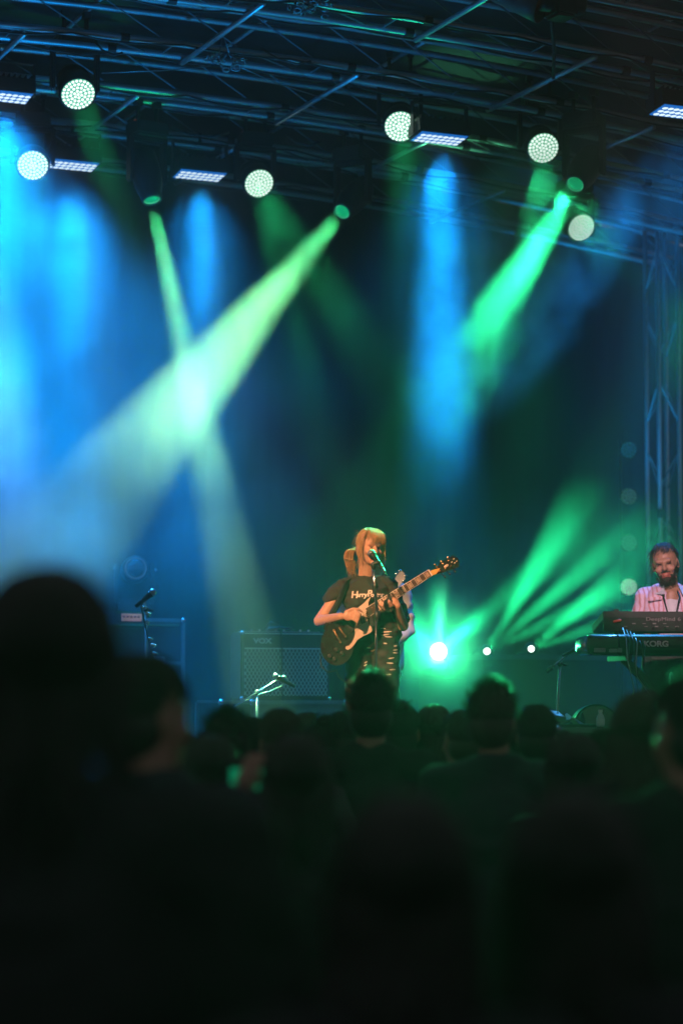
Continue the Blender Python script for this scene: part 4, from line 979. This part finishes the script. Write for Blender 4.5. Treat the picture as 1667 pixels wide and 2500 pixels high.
def road_case(loc, s, label, m='cases'):
    t = thing('road_case', loc, label, 'road case'); w_, d_, h_ = s
    bm = B(); box(bm, (w_ / 2, d_ / 2, h_ / 2), (w_ - .01, d_ - .01, h_ - .01)); obj('panel', bm, m, t)
    for (x0, x1, y, z) in ((0, w_, 0, 0), (0, w_, 0, h_), (0, w_, d_, 0), (0, w_, d_, h_), (0, w_, 0, h_ * .72)):
        bm = B(); box(bm, ((x0 + x1) / 2, y, z), (x1 - x0, .03, .03), None, 0, .003); obj('edge', bm, 'edge', t)
    for x in (0, w_):
        for y in (0, d_): 
            bm = B(); box(bm, (x, y, h_ / 2), (.031, .031, h_), None, 0, .003); obj('edge', bm, 'edge', t)
        for z in (0, h_): 
            bm = B(); ell(bm, (x, 0, z), (.026, .026, .026)); obj('corner', bm, 'chrome', t)
    for x in (.3, .7):
        bm = B(); box(bm, (w_ * x, -.022, h_ * .72), (.09, .02, .1), None, 0, .004); obj('latch', bm, 'steel', t)
    return t
h0 = ap.z - STZ - .02
road_case(V((ap.x + .10, ap.y - .05, STZ)), (.72, .50, h0), 'pale grey road case with metal edges right under the guitar amplifier')
road_case(V((ap.x - .16, ap.y + .0, STZ)), (.24, .5, h0 - .0), 'narrow dark road case squeezed left of the pale one', 'black')

# ------------------------------------------------------------------ microphones on stands
def boom_stand(base, top, tip, label, tail=None):
    t = thing('microphone_stand', base, label, 'microphone stand'); L = lambda q: V(q) - V(base)
    bm = B(); tube(bm, [(0, 0, .12), L(top)], .009, 8); obj('pole', bm, 'steel', t)
    for q in range(3):
        a = q * 2.1 + .4; bm = B(); tube(bm, [(0, 0, .14), (math.cos(a) * .28, math.sin(a) * .28, .012)], .008, 6); obj('leg', bm, 'blackmetal', t)
    bm = B(); tail = tail or V(top) * 1.25 - V(tip) * .25; tube(bm, [L(tail), L(tip)], .0065, 8); obj('boom', bm, 'chrome', t)
    bm = B(); ell(bm, L(top), (.02, .02, .02)); tube(bm, [L(top), L(top) + V((.05, 0, -.01))], .008, 6); obj('joint', bm, 'black', t)
    bm = B(); lathe(bm, [(-.02, .014), (.03, .014)], L(tail), V(tip) - V(tail), 10); obj('counterweight', bm, 'black', t)
    return t
def mic(p, d, label, R=.026, body='blackmetal'):
    t = thing('microphone', p, label, 'microphone'); d = V(d).normalized()
    bm = B(); ell(bm, (0, 0, 0), (R, R, R)); obj('grille', bm, 'steel', t)
    bm = B(); lathe(bm, [(.012, R * .95), (.022, R), (.03, R * .82), (.09, R * .6), (.15, R * .5)], (0, 0, 0), d, 14); obj('handle', bm, body, t)
    return t
sb = at(628, 1690, 16.0)
boom_stand(V((sb.x, sb.y, STZ)), sb, at(682, 1657, 15.9), 'low boom microphone stand slanting in front of the amplifier', at(545, 1742, 16.1))
mp = at(674, 1651, 15.9); mic(mp, at(690, 1660, 15.9) - mp, 'small microphone on the slanting boom in front of the amplifier grille', .022)
bm = B(); tube(bm, [at(684, 1653, 15.9), at(697, 1650, 15.9), at(699, 1660, 15.9), at(688, 1675, 15.92), at(660, 1688, 15.95), at(632, 1696, 15.98), at(600, 1712, 16)], .0055, 6)
tag(obj('microphone_cable', bm, 'steel', None), 'pale cable bowing below the slanting boom by the amplifier', 'cable')
sl = at(361, 1510, 15.6)
st = boom_stand(V((sl.x, sl.y, STZ)), at(357, 1487, 15.6), at(351, 1466, 15.5), 'blue lit microphone stand with clamps at far left of the stage', at(361, 1500, 15.65))
for (x, y) in ((352, 1484), (361, 1498), (358, 1520), (366, 1561), (374, 1576), (377, 1597)):
    bm = B(); ell(bm, at(x, y, 15.58) - st.location, (.018, .014, .016)); tube(bm, [at(x, y, 15.58) - st.location, at(x + 7, y - 1, 15.56) - st.location], .006, 6); obj('clamp', bm, 'chrome', st)
bm = B()
for a, b in (((353, 1516), (363, 1516)), ((363, 1516), (363, 1526)), ((363, 1526), (353, 1526)), ((353, 1526), (353, 1516))): tube(bm, [at(*a, 15.55) - st.location, at(*b, 15.55) - st.location], .005, 6)
obj('cable_clip', bm, 'chrome', st)
mp = at(373, 1446, 15.5); mic(mp, at(352, 1464, 15.5) - mp, 'silver microphone pointing up to the right above the left amplifier head', .026)
bm = B(); tube(bm, [at(351, 1466, 15.5), at(345, 1483, 15.5), at(350, 1500, 15.5), at(358, 1540, 15.55), at(372, 1600, 15.55), at(366, 1750, 15.6)], .005, 6)
tag(obj('microphone_cable', bm, 'black', None), 'thin cable winding down the far left microphone stand', 'cable')
sr = at(1366, 1620, 13.9)
boom_stand(V((sr.x - .05, sr.y, STZ)), sr, at(1400, 1586, 13.8), 'short boom microphone stand left of the keyboards', at(1340, 1634, 13.95))
mp = at(1418, 1579, 13.75); mic(mp, at(1395, 1590, 13.8) - mp, 'dark microphone aimed at the rounded left end of the lower keyboard', .018)
# ------------------------------------------------------------------ left backline
cb = at(265, 1527, 17.6)
cab = thing('speaker_cabinet', V((cb.x, cb.y, STZ)), 'tall dark speaker cabinet below the glowing amplifier head at far left', 'speaker'); ch = cb.z - STZ
bm = B(); box(bm, (.14, .2, ch / 2), (.30, .38, ch), None, 0, .012); obj('cabinet', bm, 'vinyl', cab)
bm = B(); box(bm, (.14, .006, ch / 2), (.26, .012, ch - .06), None, 0, .003); obj('grille', bm, 'black', cab)
bm = B(); box(bm, (.28, .1, ch + .008), (.56, .3, .016), None, 0, .003); tag(obj('shelf_board', bm, 'cases', None, cab.location), 'thin shelf board lying on the tall speaker cabinet at left', 'board')
hd = thing('amplifier_head', cab.location + V((.09, .02, ch + .017)), 'small amplifier head with a glowing reddish panel', 'amplifier')
bm = B(); box(bm, (.10, .13, .05), (.26, .24, .10), None, 0, .008); obj('housing', bm, 'vinyl', hd)
bm = B(); box(bm, (.105, .006, .048), (.165, .012, .058), None, 0, .002); obj('front_panel', bm, 'panel_warm', hd)
for i in range(5):
    bm = B(); lathe(bm, [(0, .008), (.012, .007)], (.04 + i * .03, .0, .052), (0, -1, 0), 10); obj('knob', bm, 'black', hd)
# unlit moving light standing on a case, its big lens facing out
pl = at(332, 1387, 18.6); dr = (CAM + V((1.0, 0, 1.5)) - pl).normalized(); piv = pl - dr * .18
t = thing('unlit_moving_light', V((piv.x, piv.y, piv.z - .34)), 'unlit moving light with a big glassy lens above the left amplifier head', 'stage light'); o_ = t.location; side = dr.cross(V((0, 0, 1))).normalized()
bm = B(); lathe(bm, [(-.38, .05), (-.36, .1), (-.2, .115), (-.05, .105), (.005, .092), (.006, .082), (-.012, .082)], pl - o_, dr, 28, 0, (True, False)); obj('head', bm, 'blackmetal', t)
bm = B(); lathe(bm, [(-.012, .083), (.004, .07), (.016, .045), (.02, .002)], pl - o_, dr, 28, 0, (False, True)); obj('lens', bm, 'lensglass', t)
bm = B(); lathe(bm, [(0, .083), (.008, .086), (.008, .080)], pl - o_, dr, 28, 0, (False, False)); obj('lens_ring', bm, 'chrome', t)
yoke_and_base(t, piv - o_, side, .12, .26, -1)
for s in (-1, 1):
    bm = B(); ell(bm, piv - o_ + side * s * .165, (.02, .03, .02)); obj('yoke_lock', bm, 'chrome', t)
road_case(V((piv.x - .35, piv.y - .2, STZ)), (.7, .45, piv.z - .34 - .055 - STZ - .02), 'tall black road case under the unlit moving light', 'black')
# ------------------------------------------------------------------ four led cans on a slim upright at the right
lp = at(1534, 1430, 18.9)
up_ = thing('light_pole', V((lp.x, lp.y + .12, STZ)), 'slim black upright carrying four small led cans near the right tower', 'pole')
bm = B(); tube(bm, [(0, 0, 0), (0, 0, at(1534, 1070, 18.9).z - STZ)], .014, 8); obj('pole', bm, 'black', up_)
bm = B(); box(bm, (0, 0, .01), (.4, .4, .02)); obj('base_plate', bm, 'blackmetal', up_)
for (y, m1, lab) in ((1098, 'dimb', 'topmost led can on the slim upright, dim blue'), (1212, 'dim', 'second led can from the top of the slim upright, dim grey green'), (1326, 'dim', 'third led can from the top of the slim upright, faint green'), (1433, 'dimw', 'lowest led can on the slim upright, glowing pale')):
    p = at(1534, y, 18.9); dr = (CAM - p).normalized(); t = thing('led_can', p, lab, 'stage light', 'led cans on the slim upright')
    bm = B(); lathe(bm, [(-.1, .03), (-.09, .06), (.0, .074), (.003, .068)], (0, 0, 0), dr, 20); obj('housing', bm, 'black', t)
    bm = B(); Fm = frame(dr); lathe(bm, [(.0035, .067), (.004, .066)], (0, 0, 0), dr, 20, 1); cs, s = hexcells(.067, 2)
    for (x, y2) in cs: led_dome(bm, Fm @ V((x, y2, .0045)), Fm, s * (.56 if m1 == 'dimw' else .46), s * .3, 0, 0)
    obj('led_array', bm, [m1, 'dimgap' if m1 != 'dimw' else 'dimw'], t)
    bm = B(); box(bm, V((0, .1, 0)), (.03, .08, .03)); obj('bracket', bm, 'blackmetal', t)

# ------------------------------------------------------------------ low clutter at the front right of the stage
cz = at(1440, 1776, 13.2); fc = road_case(V((cz.x - .22, cz.y, STZ)), (.5, .4, cz.z - STZ - .015), 'low black road case with a bottle on it, front right', 'black')
wb = thing('water_bottle', at(1465, 1774, 13.3), 'small clear water bottle with pale cap on the low case', 'bottle')
bm = B(); lathe(bm, [(0, .02), (.004, .024), (.05, .024), (.062, .020), (.075, .012), (.085, .011)], (0, 0, 0), (0, 0, 1), 16); obj('bottle_body', bm, 'glass', wb)
bm = B(); lathe(bm, [(.012, .0248), (.045, .0248)], (0, 0, 0), (0, 0, 1), 16); obj('label_band', bm, 'white', wb)
bm = B(); lathe(bm, [(.083, .013), (.098, .013)], (0, 0, 0), (0, 0, 1), 14); obj('cap', bm, 'pedal', wb)
dp = at(1455, 1776, 13.9)
dr_ = thing('floor_drum', V((dp.x, dp.y, dp.z - .12)), 'dark round drum lying on its side behind the water bottle', 'drum')
bm = B(); lathe(bm, [(0, .135), (.25, .135)], (0, 0, .12), FH, 36); obj('shell', bm, 'vinyl', dr_)
bm = B(); lathe(bm, [(-.012, .142), (.02, .142), (.02, .134), (-.012, .134), (-.012, .142)], (0, 0, .12), FH, 36, 0, (False, False)); obj('hoop', bm, 'blackmetal', dr_)
bm = B(); lathe(bm, [(-.004, .13), (-.006, .001)], (0, 0, .12), FH, 36, 0, (False, False)); obj('drum_head', bm, 'lensglass', dr_)
bm = B(); box(bm, (0, .12, -.3), (.3, .3, .55 ), None, 0, .01); tag(obj('low_case', bm, 'black', None, dr_.location), 'black low box carrying the round drum', 'box')
for (x, y, a, lab) in ((1358, 1746, 10, 'flat blue glinting pedal nearest the dark heads'), (1366, 1758, -18, 'tilted shiny pedal beside the flat blue one'), (1396, 1758, 40, 'steep little silver pedal left of the water bottle'), (1405, 1768, -5, 'small low pedal on the edge of the low case')):
    p = at(x, y, 13.35); t = thing('effect_pedal', p, lab, 'pedal', 'small pedals on the low case')
    bm = B(); box(bm, (0, 0, 0), (.075, .11, .022), RY(a) @ RX(18), 0, .005); obj('pedal_body', bm, 'steel', t)
    bm = B(); lathe(bm, [(.011, .008), (.02, .007)], (0, 0, 0), RY(a) @ RX(18) @ V((0, -.1, 1)), 10); obj('foot_switch', bm, 'chrome', t)
bm = B(); box(bm, (0, 0, 0), (.36, .26, .02), None, 0, .004); pb = at(1375, 1772, 13.4); tag(obj('pedal_board', bm, 'black', None, pb), 'flat black board carrying the small pedals at the stage front', 'board')
bm = B(); box(bm, (0, 0, -(pb.z - STZ) / 2 - .006), (.3, .2, pb.z - STZ - .012)); tag(obj('board_box', bm, 'black', None, pb), 'black box holding up the pedal board', 'box')

# ------------------------------------------------------------------ rigging under the roof
def hang(pts, r, m, nm, lab, cat, group=None):
    bm = B(); tube(bm, pts, r, 6); return tag(obj(nm, bm, m), lab, cat, group)
hang([at(250, 178, 15.5), at(400, 172, 15.7), at(515, 161, 15.9)], .004, 'steel', 'steel_wire', 'thin safety wire running left from the chain knot under the bright truss', 'wire')
hang([at(590, 165, 15.9), at(680, 205, 16.3), at(840, 256, 17.2)], .004, 'steel', 'steel_wire', 'thin safety wire running right from the chain knot under the bright truss', 'wire')
def chain(px, py, d, lab, n=26):
    r_ = random.Random(px); c = at(px, py, d); t = thing('chain_bundle', c, lab, 'chain'); bm = B()
    for i in range(n):
        p = V((r_.uniform(-.14, .14), r_.uniform(-.06, .06), r_.uniform(-.045, .045))); Fm = frame(V((r_.uniform(-1, 1), r_.uniform(-1, 1), r_.uniform(-1, 1))))
        tube(bm, [p + Fm @ V((math.cos(a) * .026, math.sin(a) * .016, 0)) for a in [k_ * math.pi / 4 for k_ in range(9)]], .0055, 5)
    obj('chain_links', bm, 'steel', t)
    bm = B(); tube(bm, [V((-.05, 0, .02)), V((-.02, 0, .20)), V((.05, 0, .02))], .006, 6); obj('hook', bm, 'steel', t); return t
chain(550, 152, 15.75, 'tangle of steel chain under the bright blue truss at upper left')
chain(760, 14, 14.9, 'tangle of steel chain at the very top of the picture')
for i, (a, b, c_, d_) in enumerate(((230, 100, 300, 128), (640, 120, 760, 150), (1070, 55, 1150, 68), (420, 310, 560, 322), (700, 330, 780, 345))):
    dd = 15.8 if i < 3 else 17.8
    hang([at(a, b, dd), at(a * .7 + c_ * .3, b * .7 + d_ * .3 + 14, dd), at(a * .3 + c_ * .7, b * .3 + d_ * .7 + 16, dd), at(c_, d_, dd)], .008, 'black', 'power_cable', ['black cable sagging under the truss at far upper left', 'black cable sagging under the bright truss above the middle', 'black cable sagging below the top right truss', 'black cable sagging above the middle blue panel', 'black cable sagging beside the middle green wash light'][i], 'cable')
pc = at(1285, -2, 14.6); t = thing('par_can', pc, 'old par can with a dim orange face at the top edge', 'stage light')
bm = B(); lathe(bm, [(-.22, .04), (-.2, .09), (.0, .11), (.12, .118), (.12, .110), (.0, .104)], (0, 0, 0), (.5, -.5, -.35), 24, 0, (True, False)); obj('housing', bm, 'cases', t)
bm = B(); lathe(bm, [(.0, .102), (.004, .1)], (0, 0, 0), (.5, -.5, -.35), 20); obj('lens', bm, mat('amber_gel', (.45, .18, .07), .4, emit=(.5, .17, .06), es=.12), t)
bm = B(); tube(bm, [V((-.13, 0, 0)), V((-.13, 0, .2)), V((.13, 0, .2)), V((.13, 0, 0))], .012, 6); obj('bracket', bm, 'blackmetal', t)
hp = at(1368, 5, 14.6); t = thing('chain_hoist', hp, 'black chain hoist motor hanging at the top edge right of the par can', 'hoist')
bm = B(); box(bm, (0, 0, 0), (.16, .18, .22), None, 0, .02); lathe(bm, [(-.16, .06), (-.14, .075), (.14, .075), (.16, .06)], (0, 0, .0), (1, 0, 0), 18); obj('motor', bm, 'black', t)
bm = B(); tube(bm, [V((0, 0, .1)), V((0, 0, .6))], .012, 6); obj('chain', bm, 'steel', t)
hang([at(1345, 45, 14.7), at(1352, 120, 15.5), at(1350, 190, 16.0)], .012, 'black', 'power_cable', 'thick dark cable hanging down from the hoist at top right', 'cable')

# ------------------------------------------------------------------ the crowd, seen from behind
CR = 'audience watching from in front of the stage'
def fan(px, top, d, label, hair='darkhair', style='short', topm='blackcloth', build=1.0, turn=0, seed=0, trousers='jean', arms='down', vox=.014, tilt=0):
    d *= .94; p = at(px, top, d); H = p.z
    k = H / 1.76
    return figure('person', V((p.x, p.y, 0)) + FH * .06, H / 1.005, label, CR, 180, hair, topm, 'skin2', trousers, seed, style, build, 0, arms, 0, turn, vox, tilt)
M['greytee'] = mat('grey_cloth', (.06, .06, .065), .85, 0, .2, 20, .3, 20)
M['navy'] = mat('navy_cloth', (.02, .024, .035), .85, 0, .2, 20, .3, 20)
fan(92, 1385, 2.95, 'tall blurred long haired person nearest the camera, filling the lower left corner', 'darkhair', 'long', 'blackcloth', 1.1, 8, 1)
fan(352, 1600, 5.0, 'dark haired person just right of the tallest blurred one', 'darkhair', 'short', 'navy', .95, -45, 2)
fan(552, 1745, 7.4, 'round dark head below the slanting boom microphone', 'darkhair', 'curly', 'blackcloth', 1.0, 0, 3)
fan(682, 1732, 8.5, 'brown haired head in front of the pale road case', 'brownhair', 'short', 'greytee', 1.0, 10, 4)
fan(443, 1792, 9.0, 'small dark head squeezed between two nearer heads at left', 'darkhair', 'short', 'blackcloth', .9, 0, 5)
fan(905, 1652, 8.8, 'curly head right below the singer, edged with green light', 'darkhair', 'curly', 'blackcloth', 1.0, 0, 6)
fan(1207, 1672, 8.2, 'head with a bright green rim right of the dazzling light', 'brownhair', 'curly', 'navy', 1.0, -12, 7, tilt=5)
fan(1312, 1722, 9.0, 'lower head next to the one with the green rim', 'darkhair', 'short', 'blackcloth', .95, 0, 8)
fan(1575, 1690, 6.4, 'long haired person under the keyboards, green light on the hair', 'brownhair', 'long', 'blackcloth', 1.0, 20, 9)
fan(1702, 1640, 5.0, 'person cut by the right edge with a green lit cheek', 'darkhair', 'short', 'blackcloth', 1.0, 25, 10)
fan(1405, 1795, 7.2, 'short person in front of the low cases at right', 'darkhair', 'long', 'blackcloth', .9, 0, 11)
fan(785, 1765, 10.0, 'far dark head with a bun in front of the guitarist\'s cable', 'darkhair', 'bun', 'blackcloth', 1.0, 15, 12, tilt=6)
fan(1060, 1722, 10.4, 'farthest head in the green veil under the dazzling light', 'brownhair', 'long', 'greytee', 1.0, 0, 13)
ph_o, ph_hc, _, ph_k = fan(725, 1800, 5.6, 'dark figure in the middle of the crowd holding up the added glow', 'darkhair', 'long', 'blackcloth', 1.0, 0, 14, arms='added_phone')
phl = RZm(180) @ V((.125, -.33, 1.64)) * ph_k
ph = thing('added_phone', ph_o.location + Matrix.Rotation(-YAW, 3, 'Z') @ phl, 'made-up green glowing handset held sideways, standing in for a green patch', 'added_phone', None, -YAW)  # made-up glow standing in for a green patch of unknown cause
bm = B(); box(bm, (0, 0, 0), (.15, .009, .075), None, 0, .004); obj('phone_body', bm, 'black', ph)
bm = B(); box(bm, (0, -.0055, 0), (.115, .001, .052)); obj('glow_patch', bm, emis('green_patch_glow', (.0, .17, .075), 1.0), ph)
for i, (px, top, d, hr, stl, tp, lab) in enumerate((
    (618, 1752, 9.6, 'darkhair', 'short', 'blackcloth', 'dark head filling the gap between the round one and the brown haired one'),
    (748, 1742, 10.2, 'brownhair', 'long', 'blackcloth', 'long haired far head right of the pale road case'),
    (842, 1738, 10.0, 'darkhair', 'short', 'greytee', 'far head just left of the curly one below the singer'),
    (985, 1722, 10.3, 'darkhair', 'bun', 'blackcloth', 'far head with a hair bun between the curly one and the green veil'),
    (1128, 1735, 9.4, 'brownhair', 'short', 'blackcloth', 'far head just left of the one with the bright green rim'),
    (1258, 1760, 10.2, 'darkhair', 'long', 'blackcloth', 'far long haired head between the green rimmed one and the lower one'),
    (1375, 1785, 9.6, 'darkhair', 'short', 'navy', 'far head in front of the small pedals'),
    (1480, 1800, 8.6, 'brownhair', 'curly', 'blackcloth', 'bushy head in front of the low case with the bottle'),
    (505, 1800, 6.6, 'darkhair', 'long', 'blackcloth', 'long haired person just left of the round dark head'))):
    fan(px, top, d, lab, hr, stl, tp, .95 + .03 * (i % 4), (i * 37) % 50 - 25, 40 + i, tilt=(i * 23) % 17 - 8)
fan(985, 1960, 2.7, 'near blurred dark person at the bottom centre of the picture', 'darkhair', 'long', 'blackcloth', 1.0, 6, 61)
fan(1420, 1950, 2.8, 'near blurred dark person at the lower right of the picture', 'darkhair', 'long', 'blackcloth', 1.1, -8, 62)
